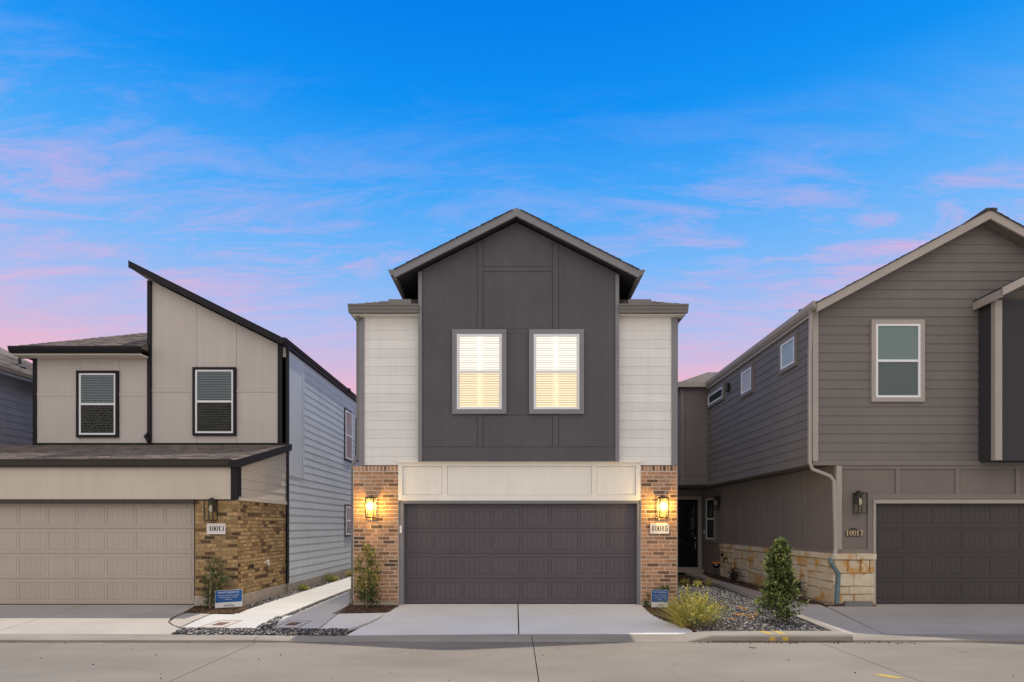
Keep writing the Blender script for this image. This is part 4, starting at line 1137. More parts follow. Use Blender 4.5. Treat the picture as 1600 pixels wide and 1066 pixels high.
# ================================================================== FAR LEFT HOUSE
XF = -13.7
h = thing('house', 'far left house with lilac grey siding and brown roof, mostly hidden', 'house', (-17, 18, 0))
MB().box(-20, XF - .001, 12.6, 30, 0, 5.67).build('wall', M['far_siding'], h)
FS2 = FX(XF, True)
siding(FS2, h, M['far_siding'], 2.2, 5.60, .19, const(12.6), const(24))
MB().box(XF - .02, XF + .32, 12.4, 30, 5.62, 5.66).build('soffit', M['far_siding'], h)
MB().box(XF + .32, XF + .36, 12.4, 30, 5.60, 5.80).build('fascia', M['far_siding'], h)
rr = MB().prism([(XF + .4, 12.3, 5.78), (XF - 6, 12.3, 8.98), (XF - 6, 12.3, 8.88), (XF + .4, 12.3, 5.68)], (0, 6.0, 0)).build('roof', M['shingle'], h)
shingles(rr, M['shingle'], lambda u, v: (XF + .38 - v * .894, u, 5.79 + v * .447), 15, const(13.5), const(18.3))
MB().tube([(XF - .32, 16.3, 6.1), (XF - .32, 16.3, 6.55)], .04, 8).tube([(XF - .32, 16.3, 6.12), (XF - .32, 16.3, 6.2)], [.16, .06], 8).build('vent_pipe', M['black_metal'], h)

# ================================================================== RIGHT HOUSE
XR = 6.20; XLo = 6.65; XS = 6.55
h = thing('house', 'right taupe house with front gable, limestone base and brown garage door', 'house', (9.5, 12.5, 0))
y0 = FPX / 75.
ZO = 2.93
MB().box(XLo, 14.5, y0 + .3, 30, 0, ZO - .02).box(XLo, 7.42, y0 + .002, y0 + .3, .0, ZO - .02).box(7.42, 14.5, y0 + .002, y0 + .3, 2.12, ZO - .02).build('lower_wall', M['taupe_panel'], h)
MB().box(XR, 14.5, y0 + .001, 30, ZO, 6.0).build('upper_wall', M['taupe'], h)
ax, az = FF(77.).x(1548), FF(77.).z(327)
zr = lambda x: az - .537 * abs(x - ax)
MB().prism([(XR, y0 + .001, 6.0), (13.1, y0 + .001, 6.0), (13.1, y0 + .001, zr(13.1) - .12), (ax, y0 + .001, zr(ax) - .12), (XR, y0 + .001, zr(XR) - .12)], (0, 14, 0)).build('gable_wall', M['taupe'], h)
sl2 = lambda z: max(FG.x(1277), ax - (az - .14 - z) / .537)
sr2 = lambda z: min(13.1, ax + (az - .14 - z) / .537)
siding(FG, h, M['taupe'], FG.z(720), az - .2, .186, sl2, sr2)
fbox('corner_trim', M['beige_trim'], h, FG, XR - .02, FG.x(1277), FG.z(721), FG.z(480), -.02, .04)
fbox('skirt_board', M['taupe_trim'], h, FG, XR - .01, 14, FG.z(727.5), FG.z(720.5), 0, .045)
# side wall boards
FSr = FX(XR, False)
yback = 18.55
siding(FSr, h, M['taupe'], ZO + .005, 6.02, .19, const(y0 + .03), const(yback))
# side windows
for (pa, pb, zb_, zt_, st, lab) in ((1244.8, 1223, 5.24, 5.82, 'shade_sky', 'small square window nearest the street on the side wall'), (1176.7, 1160.9, 5.20, 5.79, 'shade_sky', 'second small square window on the side wall'), (1131.6, 1108.8, 5.46, 5.77, 'dark', 'low wide slit window on the side wall')):
    ya_, yb_ = FPX * XR / (pa - 805), FPX * XR / (pb - 805)
    window(h, FSr, ya_ - .085, yb_ + .085, zb_ - .085, zt_ + .085, .085, M['taupe_trim'], st, sash=False, td=.06, label=lab)
yv = FPX * XR / (1140 - 805)
fbox('wall_vent', M['black_metal'], h, FSr, yv - .09, yv + .09, 5.52, 5.74, 0, .10)
# eave gutter and soffit on the side
MB().prism([(XR - .14, 11.72, 6.22), (XR - .13, 11.72, 6.13), (XR - .08, 11.72, 6.07), (XR - .02, 11.72, 6.07), (XR - .02, 11.72, 6.22)], (0, yback - 11.72, 0)).build('gutter', M['beige_trim'], h)
MB().box(XR - .06, XR + .01, y0, yback, 6.0, 6.07).build('frieze_board', M['beige_trim'], h)
# gable roof
yrk = FPX / 77.
xe = XR - .07
def rs(x0, x1, th, dz, y0_, y1_): return ([(x0, y0_, zr(x0) - dz), (x1, y0_, zr(x1) - dz), (x1, y0_, zr(x1) - dz - th), (x0, y0_, zr(x0) - dz - th)], (0, y1_ - y0_, 0))
rf = MB().prism(*rs(xe, ax, .1, .02, yrk + .04, 22)).prism(*rs(ax, 13.2, .1, .02, yrk + .04, 22)).build('roof', M['taupe_trim'], h)
MB().prism(*rs(xe, ax, .18, .01, yrk, yrk + .038)).build('rake_board', M['beige_trim'], h)
MB().prism(*rs(ax, 13.2, .18, .01, yrk, yrk + .038)).build('rake_board', M['beige_trim'], h)
shingles(rf, M['shingle_grey'], lambda u, v: (xe - .02 + v * .881, u, zr(xe) - .01 + v * .473), 29, const(yrk - .03), const(yrk + .7))
shingles(rf, M['shingle_grey'], lambda u, v: (13.2 - v * .881, u, zr(13.2) - .01 + v * .473), 29, const(yrk - .03), const(yrk + .7))
MB().box(ax - .1, ax + .12, yrk - .02, yrk + 1.5, az - .035, az + .02).build('ridge_cap', M['shingle_grey'], h)
px_ = FPX / 15.6
MB().tube([(XR + .15, 12.75, 6.2), (XR + .15, 12.75, 6.40)], .05, 8).tube([(XR + .15, 12.75, 6.38), (XR + .15, 12.75, 6.42)], .075, 8).build('vent_pipe', M['black_metal'], h)
# front window
F_ = FG
window(h, F_, F_.x(1359.5), F_.x(1442.2), F_.z(628.7), F_.z(500.8), .088, M['beige_trim'], 'shade', td=.06, label='large green shaded front window')
# small charcoal bump at the right edge
xb0, ybm = 9.64, FPX / 77.8
bz0 = HC + 101 / 77.5
MB().box(xb0, 13.0, ybm, y0 + .02, bz0, 6.18).build('bay_wall', M['charcoal2'], h)
FBp = FF(77.8)
fbox('corner_trim', M['beige_trim'], h, FBp, xb0 - .005, xb0 + .115, bz0 + .003, 6.16, 0, .03)
fbox('corner_trim', M['beige_trim'], h, FX(xb0, False), ybm - .028, ybm + .07, bz0 + .003, 6.16, .005, .025)
rk = [(xb0 - .12, 0, 6.14), (13.2, 0, 6.14 + .5 * (13.2 - xb0 + .12)), (13.2, 0, 6.30 + .5 * (13.2 - xb0 + .12)), (xb0 - .12, 0, 6.30)]
MB().prism([(a, ybm - .33, c) for a, _, c in rk], (0, .04, 0)).build('rake_board', M['beige_trim'], h)
MB().prism([(a, ybm - .285, c + .015) for a, _, c in rk], (0, 1.2, 0)).build('bay_roof', M['charcoal2'], h)
MB().box(xb0 - .125, xb0 - .085, ybm - .285, y0 - .02, 6.12, 6.28).build('fascia', M['beige_trim'], h)
# lower front: panels, battens, trims
fbox('corner_trim', M['beige_trim'], h, FG, FG.x(1305.5), FG.x(1314), FG.z(858), FG.z(728), 0, .035)
fbox('frieze_board', M['taupe_trim'], h, FG, FG.x(1314), 14.4, FG.z(733), FG.z(727.6), 0, .02)
for px in (1402, 1495, 1589): fbox('batten', M['taupe_trim'], h, FG, FG.x(px - 3), FG.x(px + 3), FG.z(772), FG.z(733), 0, .022)
fbox('band_board', M['taupe_trim'], h, FG, FG.x(1355), 14.4, FG.z(780.5), FG.z(772), 0, .026)
fbox('band_board', M['taupe_trim'], h, FG, FG.x(1355), FG.x(1362.5), FG.z(865), FG.z(780.6), 0, .026)
fbox('band_board', M['taupe_trim'], h, FG, FG.x(1305.5), FG.x(1354.9), FG.z(865), FG.z(858.2), 0, .026)
fbox('door_trim', M['beige_trim'], h, FG, FG.x(1362.7), FG.x(1367), 0, FG.z(787), -.14, .04)
fbox('door_trim', M['beige_trim'], h, FG, FG.x(1362.7), 12.35, FG.z(786.8), FG.z(781), -.14, .045)
FD = FF(74.4)
garage_door(h, FD, FD.x(1366.8), FD.x(1366.8) + 4.88, .015, FD.z(786), M['garage_brown'], gr=.0016, pd=.018)
# lower side wall battens
FSl = FX(XLo, False)
for px in (1133.7, 1156.5, 1186.4, 1218.6, 1259):
    yy = FPX * XLo / (px - 805)
    fbox('batten', M['taupe_trim'], h, FSl, yy - .03, yy + .03, 1.13, ZO - .02, 0, .02)
fbox('skirt_board', M['taupe_trim'], h, FSl, y0 + .01, 18.4, 1.06, 1.13, 0, .025)
for yy in (18.75, 19.0, 19.25, 20.1): pass
# entry block and bay above
YD = FPX / 44.
MB().box(4.4, XLo - .001, YD, 30, 0, ZO - .02).build('entry_wall', M['taupe_panel'], h)
MB().box(5.34, XR - .001, yback, 30, ZO + .02, 6.1).build('rear_bay', M['taupe'], h)
FB2 = FF(FPX / yback)
fbox('bay_panel', M['taupe'], h, FB2, FB2.x(1070), FB2.x(1107), FB2.z(743), FB2.z(606), 0, .01)
fbox('skirt_board', M['taupe'], h, FB2, FB2.x(1066), FB2.x(1107), FB2.z(757), FB2.z(745), 0, .02)
fbox('corner_trim', M['taupe_trim'], h, FB2, 5.335, 5.44, ZO + .02, 6.05, -.02, .03)
MB().box(5.15, XR + .1, yback - .22, yback - .12, 6.06, 6.22).build('gutter', M['beige_trim'], h)
MB().box(5.15, 5.25, yback - .12, 30, 6.06, 6.22).build('gutter', M['beige_trim'], h)
MB().hexa([(5.17, yback - .18, 6.2), (8, yback - .18, 6.2), (8, 28, 6.2), (5.17, 28, 6.2), (6.6, yback + 1.2, 6.9), (8, yback + 1.2, 6.9), (8, 26, 6.9), (6.6, 26, 6.9)]).build('bay_roof', M['shingle'], h)
window(h, FX(5.34, False), 19.2, 20.1, 4.6, 5.75, .07, M['taupe_trim'], 'shade_sky', sash=False, td=.06, label='side window of the rear bay')
# front door
FDr = FF(44.)
d = fbox('front_door', M['door_black'], h, FDr, 5.50, FDr.x(1089.5), .17, FDr.z(781), .0, .05)
for i in range(2):
    for j in range(3):
        a = 5.60 + i * .40; b = 1.05 + j * .46
        fbox('door_pane', M['glass_dark'], d, FDr, a, a + .34, b, b + .40, .051, .055)
MB().tube([FDr.P(6.37, 1.05, .05), FDr.P(6.37, 1.05, .11)], .03, 10).tube([FDr.P(6.37, 1.20, .05), FDr.P(6.37, 1.20, .09)], .03, 10).tube([FDr.P(6.37, .82, .10), FDr.P(6.37, 1.0, .10)], .014, 8).build('door_handle', M['silver'], d)
m = MB(); x0 = FDr.x(1089.7); m.fb(FDr, x0, x0 + .14, .12, FDr.z(780.8), 0, .06).fb(FDr, 5.34, 5.49, .12, FDr.z(780.8), 0, .06).fb(FDr, 5.34, x0 + .14, FDr.z(780.7), FDr.z(776), 0, .065)
m.build('door_frame', M['beige_trim'], h)
MB().fb(FDr, 5.3, 6.6, .0, .12, 0, .35).fb(FDr, 5.45, x0 + .02, .12, .165, 0, .12).build('door_step', M['walk_tan'], h)
window(h, FSl, 19.05 - .07, 20.02, 1.08, 2.66, .10, M['taupe_trim'], 'dark', td=.06, label='narrow window beside the front door')
fbox('door_bell', M['win_white'], h, FSl, 20.2, 20.27, 1.35, 1.5, 0, .02)
# downspout at the front corner
dpts = lambda L_: [FF(76.).P(*p) for p in L_]
Fd = FF(75.3)
c_ = lambda px, py, d=0: (Fd.x(px), Fd.P(0, 0, d)[1], Fd.z(py))
MB().tube([(XR - .10, y0 - .1, 6.1), c_(1266, 492, .02), c_(1265, 560, .0), c_(1265, 722, .0), c_(1269, 733, .0), c_(1297, 744, 0), c_(1303, 752, 0), c_(1303, 858, .06), c_(1300, 866, .10), c_(1291, 874, .16)], .042, 4, rz=.85).build('downspout', M['beige_trim'], h)
MB().tube([c_(1291, 872, .155), c_(1291, 878, .17), c_(1303, 896, .17), c_(1302, 915, .16), c_(1299, 941, .2)], [.043, .045, .047, .05, .052], 4, rz=.85).build('downspout_shoe', M['teal'], h)


def stone_mesh(parent, F, u0, u1, z0, z1, d=.045):
    g = .007; e = .012; j = lambda: random.uniform(-.009, .009); P = F.P
    a, b, c, f = u0 + g, u1 - g, z0 + g, z1 - g
    dd = d + random.uniform(-.012, .012)
    m = MB(); v = [P(a, c, 0), P(b, c, 0), P(b, f, 0), P(a, f, 0)]
    v += [P(a + j(), c + j(), dd * .7), P(b + j(), c + j(), dd * .7), P(b + j(), f + j(), dd * .7), P(a + j(), f + j(), dd * .7)]
    v += [P(a + e, c + e, dd), P(b - e, c + e, dd), P(b - e, f - e, dd), P(a + e, f - e, dd)]
    m.v = v; fs = []
    for r in (0, 4):
        for k in range(4): fs.append((r + k, r + (k + 1) % 4, r + 4 + (k + 1) % 4, r + 4 + k))
    fs.append((8, 9, 10, 11))
    # orientation
    pv = [Vector(x) for x in v]; nn = (pv[9] - pv[8]).cross(pv[11] - pv[8])
    if nn.dot(Vector((F.n[0], F.n[1], 0))) < 0: fs = [f_[::-1] for f_ in fs]
    m.f = fs
    return m.build('stone', M['stone'], parent)


def stone_wall(parent, F, u0, u1, z0, z1):
    def split(a, b, c, d):
        w, hh = b - a, d - c
        if w < .28 or (hh <= .30 and w < .75 and random.random() < .45) or (w <= .55 and hh <= .28):
            if hh > .34: 
                s_ = c + hh * random.uniform(.35, .65); split(a, b, c, s_); split(a, b, s_, d); return
            stone_mesh(parent, F, a, b, c, d); return
        if hh > .30 and (w < 1.5 or random.random() < .5):
            s_ = c + hh * random.uniform(.3, .7); split(a, b, c, s_); split(a, b, s_, d)
        else:
            s_ = a + w * random.uniform(.32, .68); split(a, s_, c, d); split(s_, b, c, d)
    n = max(1, round((u1 - u0) / 1.15)); w = (u1 - u0) / n
    for i in range(n): split(u0 + i * w, u0 + (i + 1) * w, z0, z1)


FSt = FX(XS + .045, False); FSf = FF(FPX / (FPX / 76. + .045))
yst = FPX / 76. + .045
sw = MB().box(XS + .045, XLo + .01, yst, 18.4, -.05, .95).box(XLo, 7.42, yst, y0 + .1, -.05, .95).build('stone_base', M['stone_mortar'], h)
stone_wall(sw, FSt, yst - .04, 18.4, .03, .945)
stone_wall(sw, FSf, XS + .0, 7.40, .03, .945)
# cap stones
yy = yst - .04
while yy < 18.35:
    l = min(random.uniform(.5, .8), 18.42 - yy)
    m = MB().fb(FSt, yy + .004, yy + l - .004, .95, 1.065, -.12, .07 + random.uniform(-.006, .006)); m.build('cap_stone', M['stone'], sw); yy += l
for a, b in ((XS - .025, 7.0), (7.01, 7.41)):
    fbox('cap_stone', M['stone'], sw, FSf, a, b, .95, 1.068, -.12, .075)
MB().box(6.72, 7.28, 11.72, 11.78, -.01, .10).build('drain_channel', M['greygutter'], h)
# hose tap on the stone
yy = FPX * XS / (1136 - 805)
MB().tube([(XS + .02, yy, .62), (XS - .09, yy, .62)], .025, 8).tube([(XS - .08, yy, .62), (XS - .12, yy, .5)], .025, 8).tube([(XS, yy + .35, .73), (XS - .05, yy + .35, .73)], .06, 8).build('hose_bib', M['black_metal'], h)

# ================================================================== LANTERNS, NUMBER PLATES
Fb = Frame(0, yb - .006, (1, 0), (0, -1)); Fb.x = FB.x; Fb.z = FB.z
lantern(Fb, Fb.x(582), Fb.z(794), 'lit lantern glowing yellow on the brick pillar left of the middle garage', True)
lantern(Fb, Fb.x(1033), Fb.z(794), 'lit lantern glowing yellow above the 10015 number plate', True)
Fa = Frame(0, ya - .006, (1, 0), (0, -1))
lantern(Fa, FA.x(335), FA.z(798), 'unlit black lantern on the ochre brick above the 10013 plate', False)
lantern(FG, FG.x(1338), FG.z(787), 'unlit black lantern above the 10017 plate beside the brown garage door', False)
yy = 18.72
lantern(FSl, yy, 2.35, 'small unlit lantern on the taupe side wall near the black front door', False)

t = thing('number_plate', 'white address plate reading 10015 on the right brick pillar', 'number plate', Fb.P(Fb.x(1030), Fb.z(834), 0), 'house number plates')
F_ = Frame(0, yb - .010, (1, 0), (0, -1))
fbox('plate', M['plate'], t, F_, Fb.x(1015.5), Fb.x(1044.5), Fb.z(834), Fb.z(817.5), 0, .03)
numerals('10015', F_, Fb.x(1030), Fb.z(825.6), .105, M['ink'], t, .0305)
t = thing('number_plate', 'white address plate reading 10013 on the ochre brick corner', 'number plate', Fa.P(FA.x(339), FA.z(834), 0), 'house number plates')
F_ = Frame(0, ya - .010, (1, 0), (0, -1))
fbox('plate', M['plate'], t, F_, FA.x(324.8), FA.x(353.2), FA.z(834.8), FA.z(818), 0, .03)
numerals('10013', F_, FA.x(340), FA.z(826.2), .098, M['ink'], t, .0305)
t = thing('number_plate', 'dark bronze plate with gold 10017 below the lantern', 'number plate', FG.P(FG.x(1333), FG.z(838), 0), 'house number plates')
m = MB(); a, b, z0, z1 = FG.x(1321.5), FG.x(1344.5), FG.z(838), FG.z(829)
pts = [(a, z0), (b, z0), (b, z1)] + [((a + b) / 2 + .085 * math.cos(q), z1 + .055 * math.sin(q)) for q in [math.pi * i / 10 for i in range(11)]] + [(a, z1)]
m.prism([FG.P(u, z, .0) for u, z in pts], (0, -.02, 0)).build('plate', M['bronze'], t)
numerals('10017', FG, FG.x(1334), FG.z(833), .11, M['gold'], t, .0205)

# ================================================================== YARD SIGNS
def yard_sign(x, y, w, hh, zb_, rot, tilt, label):
    u = (math.cos(rot), math.sin(rot)); n = (math.sin(rot), -math.cos(rot))
    F = Frame(x, y, u, n)
    t = thing('yard_sign', label, 'yard sign', (x, y, 0), 'private residence signs')
    def B(nm, mat, u0, u1, z0, z1, d0, d1):
        P = lambda a, z, d: F.P(a, z + a * tilt, d)
        return MB().hexa([P(u0, z0, d0), P(u1, z0, d0), P(u1, z0, d1), P(u0, z0, d1), P(u0, z1, d0), P(u1, z1, d0), P(u1, z1, d1), P(u0, z1, d1)]).build(nm, mat, t)
    p = B('sign_panel', M['sign_white'], -w / 2, w / 2, zb_, zb_ + hh, 0, .006)
    B('blue_field', M['sign_blue'], -w / 2 + .006, w / 2 - .006, zb_ + hh * .30, zb_ + hh - .006, .006, .008)
    tt_ = -math.atan(tilt)
    text_obj('PRIVATE RESIDENCE', F, 0, zb_ + hh * .86, .048 * w / .55, M['sign_white'], t, .009, tt_)
    text_obj('Please do not disturb the occupants', F, 0, zb_ + hh * .70, .030 * w / .55, M['sign_white'], t, .009, tt_)
    text_obj('or walk around this residence', F, 0, zb_ + hh * .58, .030 * w / .55, M['sign_white'], t, .009, tt_)
    text_obj('Thank You', F, 0, zb_ + hh * .46, .032 * w / .55, M['sign_white'], t, .009, tt_)
    m = MB()
    for a, b in (((-.09, .10), (-.03, .16)), ((-.03, .16), (.0, .12)), ((0, .12), (.05, .17)), ((.05, .17), (.11, .09)), ((-.10, .08), (.11, .08))):
        m.tube([F.P(a[0] * w / .55, zb_ + a[1] * hh, .007), F.P(b[0] * w / .55, zb_ + b[1] * hh, .007)], .004, 4)
    m.build('roof_emblem', M['ink'], t)
    m = MB()
    for a in (-w * .3, w * .3): m.tube([F.P(a, -.05, -.003), F.P(a, zb_ + .1, -.003)], .004, 5)
    m.build('stake', M['black_metal'], t)


yard_sign((357.5 - 805) * 11.45 / FPX, 11.45, .54, .345, HC - (949 - 821) * 11.45 / FPX + .0, 0.0, .06, 'blue and white private residence sign at the ochre brick corner')
yard_sign((1031 - 805) * 11.55 / FPX, 11.55, .40, .35, HC - (949 - 821) * 11.55 / FPX, .35, -.06, 'blue and white private residence sign behind the yellow bush')
# small round warning sign by the stone wall
y_ = 17.9; x_ = (1119 - 805) * y_ / FPX; zc = HC - (882 - 821) * y_ / FPX
t = thing('security_sign', 'small orange and black sign on a stake by the end of the limestone wall', 'garden sign', (x_, y_, 0))
F_ = Frame(0, y_, (1, 0), (0, -1))
pts = [(x_ - .11, zc + .07), (x_ - .12, zc - .03), (x_ - .06, zc - .11), (x_, zc - .13), (x_ + .06, zc - .11), (x_ + .12, zc - .03), (x_ + .11, zc + .07)]
MB().prism([F_.P(u, z, 0) for u, z in pts], (0, -.01, 0)).build('sign_face', M['ink'], t)
fbox('orange_band', M['orange'], t, F_, x_ - .115, x_ + .115, zc + .02, zc + .085, .011, .016)
fbox('white_band', M['sign_white'], t, F_, x_ - .05, x_ + .05, zc - .03, zc - .01, .011, .014)
MB().tube([(x_, y_ + .01, -.05), (x_, y_ + .01, zc)], .012, 6).build('stake', M['black_metal'], t)


# ================================================================== PLANTS
def leaves(name, mat, parent, P, size, elong=2.0, droop=0.0, direction=None):
    """folded diamond leaves at points P"""
    n = len(P); s = size * RNG.uniform(.6, 1.3, n)
    d = RNG.normal(0, 1, (n, 3)); 
    if direction is not None: d = d * .6 + direction * 1.2
    d[:, 2] -= droop
    d /= np.linalg.norm(d, axis=1)[:, None]
    r = RNG.normal(0, 1, (n, 3)); a = np.cross(d, r); a /= np.linalg.norm(a, axis=1)[:, None]; c = np.cross(d, a)
    L_ = (s * elong / 2)[:, None]; W_ = (s / 2)[:, None]
    p0 = P; p1 = P + d * L_ + a * W_ + c * W_ * .35; p2 = P + d * L_ * 2; p3 = P + d * L_ - a * W_ + c * W_ * .35
    V = np.stack([p0, p1, p2, p3], 1).reshape(-1, 3)
    k = np.arange(n)[:, None] * 4
    Fc = np.concatenate([k + [0, 1, 2], k + [0, 2, 3]], 1).reshape(-1, 3)
    # two triangles of a leaf share an edge, so a leaf stays one island
    return fast_mesh(name, V, Fc, mat, parent)


def stem_tree(name, parent, base, tips, r0, mat, wob=.03):
    m = MB()
    for tp_ in tips:
        b = Vector(base) + Vector((random.uniform(-.01, .01), random.uniform(-.01, .01), 0)); e = Vector(tp_)
        mid = b.lerp(e, .5) + Vector((random.uniform(-wob, wob), random.uniform(-wob, wob), wob))
        m.tube([b, mid, e], [r0, r0 * .6, r0 * .2], 5)
    return m.build(name, mat, parent)


# cone shaped evergreen
bx, by = G(1218, 968, -.02); by = 9.95; bx = (1219 - 805) * by / FPX
t = thing('evergreen_shrub', 'tall cone shaped leafy shrub standing in the gravel bed', 'shrub', (bx, by, -.02))
H = 1.36
MB().tube([(bx, by, -.05), (bx + .01, by, .5), (bx - .01, by, 1.1), (bx, by, 1.36)], [.02, .016, .01, .004], 7).build('trunk', M['bark'], t)
tips = []; dirs = []
for i in range(300):
    f = random.random() ** .85; z = .06 + f * (H - .1)
    R = float(np.interp(f, [0, .12, .3, .5, .62, .75, .9, 1], [.31, .36, .28, .205, .175, .15, .10, .03]))
    a = random.uniform(0, 6.283); R *= (.88 + .30 * math.sin(3 * a + z * 7)) * random.uniform(.62, 1.22)
    tips.append((bx + R * math.cos(a), by + R * math.sin(a), z + random.uniform(0, .07)))
br = MB()
for tx, ty, tz in tips[::2]:
    br.tube([(bx, by, max(.03, tz - .16)), (bx + (tx - bx) * .5, by + (ty - by) * .5, tz - .08), (tx, ty, tz)], [.006, .004, .002], 4)
br.build('branches', M['bark_dark'], t)
P = []
for tx, ty, tz in tips:
    n = random.randint(16, 34)
    q = RNG.uniform(0, 1, (n, 1)) ** .6
    c0 = np.array([bx, by, max(.03, tz - .12)]); c1 = np.array([tx, ty, tz])
    P.append(c0 + (c1 - c0) * (.35 + .65 * q) + RNG.normal(0, .026, (n, 3)))
P = np.concatenate(P)
ang = P - np.array([bx, by, 0]); ang[:, 2] = .15; ang /= np.linalg.norm(ang, axis=1)[:, None]
leaves('foliage', M['leaf_dark'], t, P, .029, 1.7, 0, ang)
P2 = np.concatenate([np.array(tp_) + RNG.normal(0, .018, (9, 3)) + np.array([0, 0, .02]) for tp_ in tips])
ang2 = P2 - np.array([bx, by, 0]); ang2[:, 2] = .35; ang2 /= np.linalg.norm(ang2, axis=1)[:, None]
leaves('new_leaves', M['leaf_olive'], t, P2, .027, 1.8, 0, ang2)

# climbing shrub left of the middle garage
y_ = 11.55; s_ = FPX / y_; bx = (573 - 805) / s_
t = thing('climbing_shrub', 'thin yellow green climbing shrub against the pillar left of the middle garage', 'shrub', (bx, y_, -.02))
zz = lambda py: HC + (821 - py) / s_
MB().tube([(bx, y_, -.03), (bx - .01, y_, .5), (bx + .02, y_ + .1, 1.0), (bx - .03, y_ + .15, 1.3)], [.014, .011, .007, .003], 6).build('trunk', M['bark'], t)
P = []; P2 = []
def blob(L, px, py, rx, rz, n, ry=.10):
    c = np.array([(px - 805) / s_, y_ + .08, zz(py)])
    L.append(c + RNG.normal(0, 1, (n, 3)) * np.array([rx / s_ / 1.9, ry, rz / s_ / 1.9]))
for a in ((571, 857, 7, 8, 60), (574, 868, 6, 8, 40), (580, 880, 8, 10, 70), (572, 890, 8, 9, 50), (559, 876, 5, 8, 40), (557, 888, 5, 8, 45), (570, 904, 14, 9, 110), (585, 905, 7, 12, 60), (558, 910, 6, 14, 70), (580, 862, 5, 5, 20), (588, 890, 4, 8, 25), (567, 918, 14, 8, 80)): blob(P, *a)
for a in ((575, 925, 13, 8, 260), (572, 934, 15, 8, 300), (582, 915, 8, 9, 110), (577, 872, 5, 8, 40), (582, 942, 12, 6, 160), (564, 930, 7, 8, 100)): blob(P2, *a)
leaves('foliage', M['leaf_holly'], t, np.concatenate([np.concatenate(P)] * 2) + RNG.normal(0, .018, (2 * len(np.concatenate(P)), 3)), .030, 1.7)
leaves('lower_foliage', M['leaf_dark'], t, np.concatenate(P2), .026, 1.7)
stem_tree('branches', t, (bx, y_, .05), [((px - 805) / s_, y_ + .12, zz(py)) for px, py in ((558, 875), (556, 895), (571, 852), (582, 878), (588, 890), (586, 908), (560, 915))], .006, M['bark_dark'])

# dark shrub at the left brick corner
y_ = 11.5; s_ = FPX / y_; bx = (328 - 805) / s_
t = thing('young_shrub', 'dark sparse young shrub in front of the ochre brick corner', 'shrub', (bx, y_, -.02))
MB().tube([(bx, y_, -.03), (bx + .01, y_, .5), (bx - .02, y_ + .05, .95)], [.013, .01, .004], 6).build('trunk', M['bark'], t)
P = []
for a in ((331, 878, 5, 6, 60), (328, 889, 9, 7, 110), (342, 884, 6, 6, 50), (336, 898, 14, 8, 180), (322, 906, 9, 8, 130), (340, 910, 12, 8, 170), (328, 918, 11, 8, 180), (324, 930, 9, 8, 190), (334, 934, 10, 8, 180), (322, 942, 8, 6, 120), (353, 903, 5, 5, 30)): blob(P, *a)
leaves('foliage', M['leaf_dark'], t, np.concatenate(P), .024, 1.9)
stem_tree('branches', t, (bx, y_, .05), [((px - 805) / s_, y_ + .08, zz(py)) for px, py in ((331, 873), (345, 884), (318, 900), (350, 905), (340, 895), (315, 915))], .006, M['bark_dark'])


def tuft(name, label, base, spread, height, nstem, mat, leaf=.016, nl=14, stemmat=None, group=None, lean=(0, 0), elong=3.0, cat='bush'):
    """many thin arching stems with small leaves"""
    t = thing(name, label, cat, base, group)
    m = MB(); P = []; D = []
    for i in range(nstem):
        a = random.uniform(0, 6.283); r = spread * math.sqrt(random.random()); hh = height * random.uniform(.55, 1.0) * (1 - .45 * (r / spread) ** 2)
        b = Vector(base) + Vector((math.cos(a), math.sin(a), 0)) * r * .25
        e = Vector(base) + Vector((math.cos(a) * r + lean[0] * hh, math.sin(a) * r + lean[1] * hh, hh))
        mid = b.lerp(e, .5) + Vector((0, 0, hh * .16))
        m.tube([b, mid, e], [.003, .002, .001], 3)
        for k in range(nl):
            q = .2 + .8 * (k + random.random()) / nl
            p = b.lerp(mid, q * 2) if q < .5 else mid.lerp(e, q * 2 - 1)
            P.append(p); D.append((e - b).normalized())
    m.build('stems', stemmat or mat, t)
    leaves('foliage', mat, t, np.array(P) + RNG.normal(0, .006, (len(P), 3)), leaf, elong, 0, np.array(D))
    return t


bx, by = (1086 - 805) * 9.45 / FPX, 9.45
t = tuft('yellow_bush', 'airy yellow green bush spilling over the kerb corner', (bx, by, -.03), .46, .74, 120, M['leaf_yellow'], .022, 17, M['leaf_olive'], lean=(-.06, 0), elong=1.9)
t2 = tuft('grassy_bush', 'pale olive bush in the gravel right of the yellow bush', ((1106 - 805) * 9.7 / FPX, 9.7, -.03), .40, .58, 80, M['leaf_olive'], .011, 14, lean=(.1, 0))
t3 = thing('strappy_plant', 'golden strap leaved plant before the blue sign by the right pillar', 'plant', ((1070 - 805) * 9.5 / FPX, 9.5, -.02))
base = Vector(((1070 - 805) * 9.5 / FPX, 9.5, -.03))
V = []; Fq = []
for i in range(120):
    l = random.uniform(.30, .92); fan = random.gauss(-.62, .5)
    p = base + Vector((random.uniform(-.08, .06), random.uniform(-.07, .07), 0)); dv = Vector((math.sin(fan) * l * .85, random.uniform(-.16, .12), 0)); sd = Vector((math.cos(fan), 0, -math.sin(fan) * .6)) * random.uniform(.003, .007)
    for k in range(7):
        f = k / 6; c = p + dv * f ** 1.3 + Vector((0, 0, l * math.cos(fan * .8) * (f - .28 * f * f))); w = sd * (1 - f * .85)
        V += [c - w, c + w + Vector((0, .002, 0))]
        if k: b_ = len(V) - 4; Fq.append((b_, b_ + 1, b_ + 3, b_ + 2))
fast_mesh('blades', np.array([tuple(v) for v in V]), np.array(Fq), M['leaf_yellow'], t3)
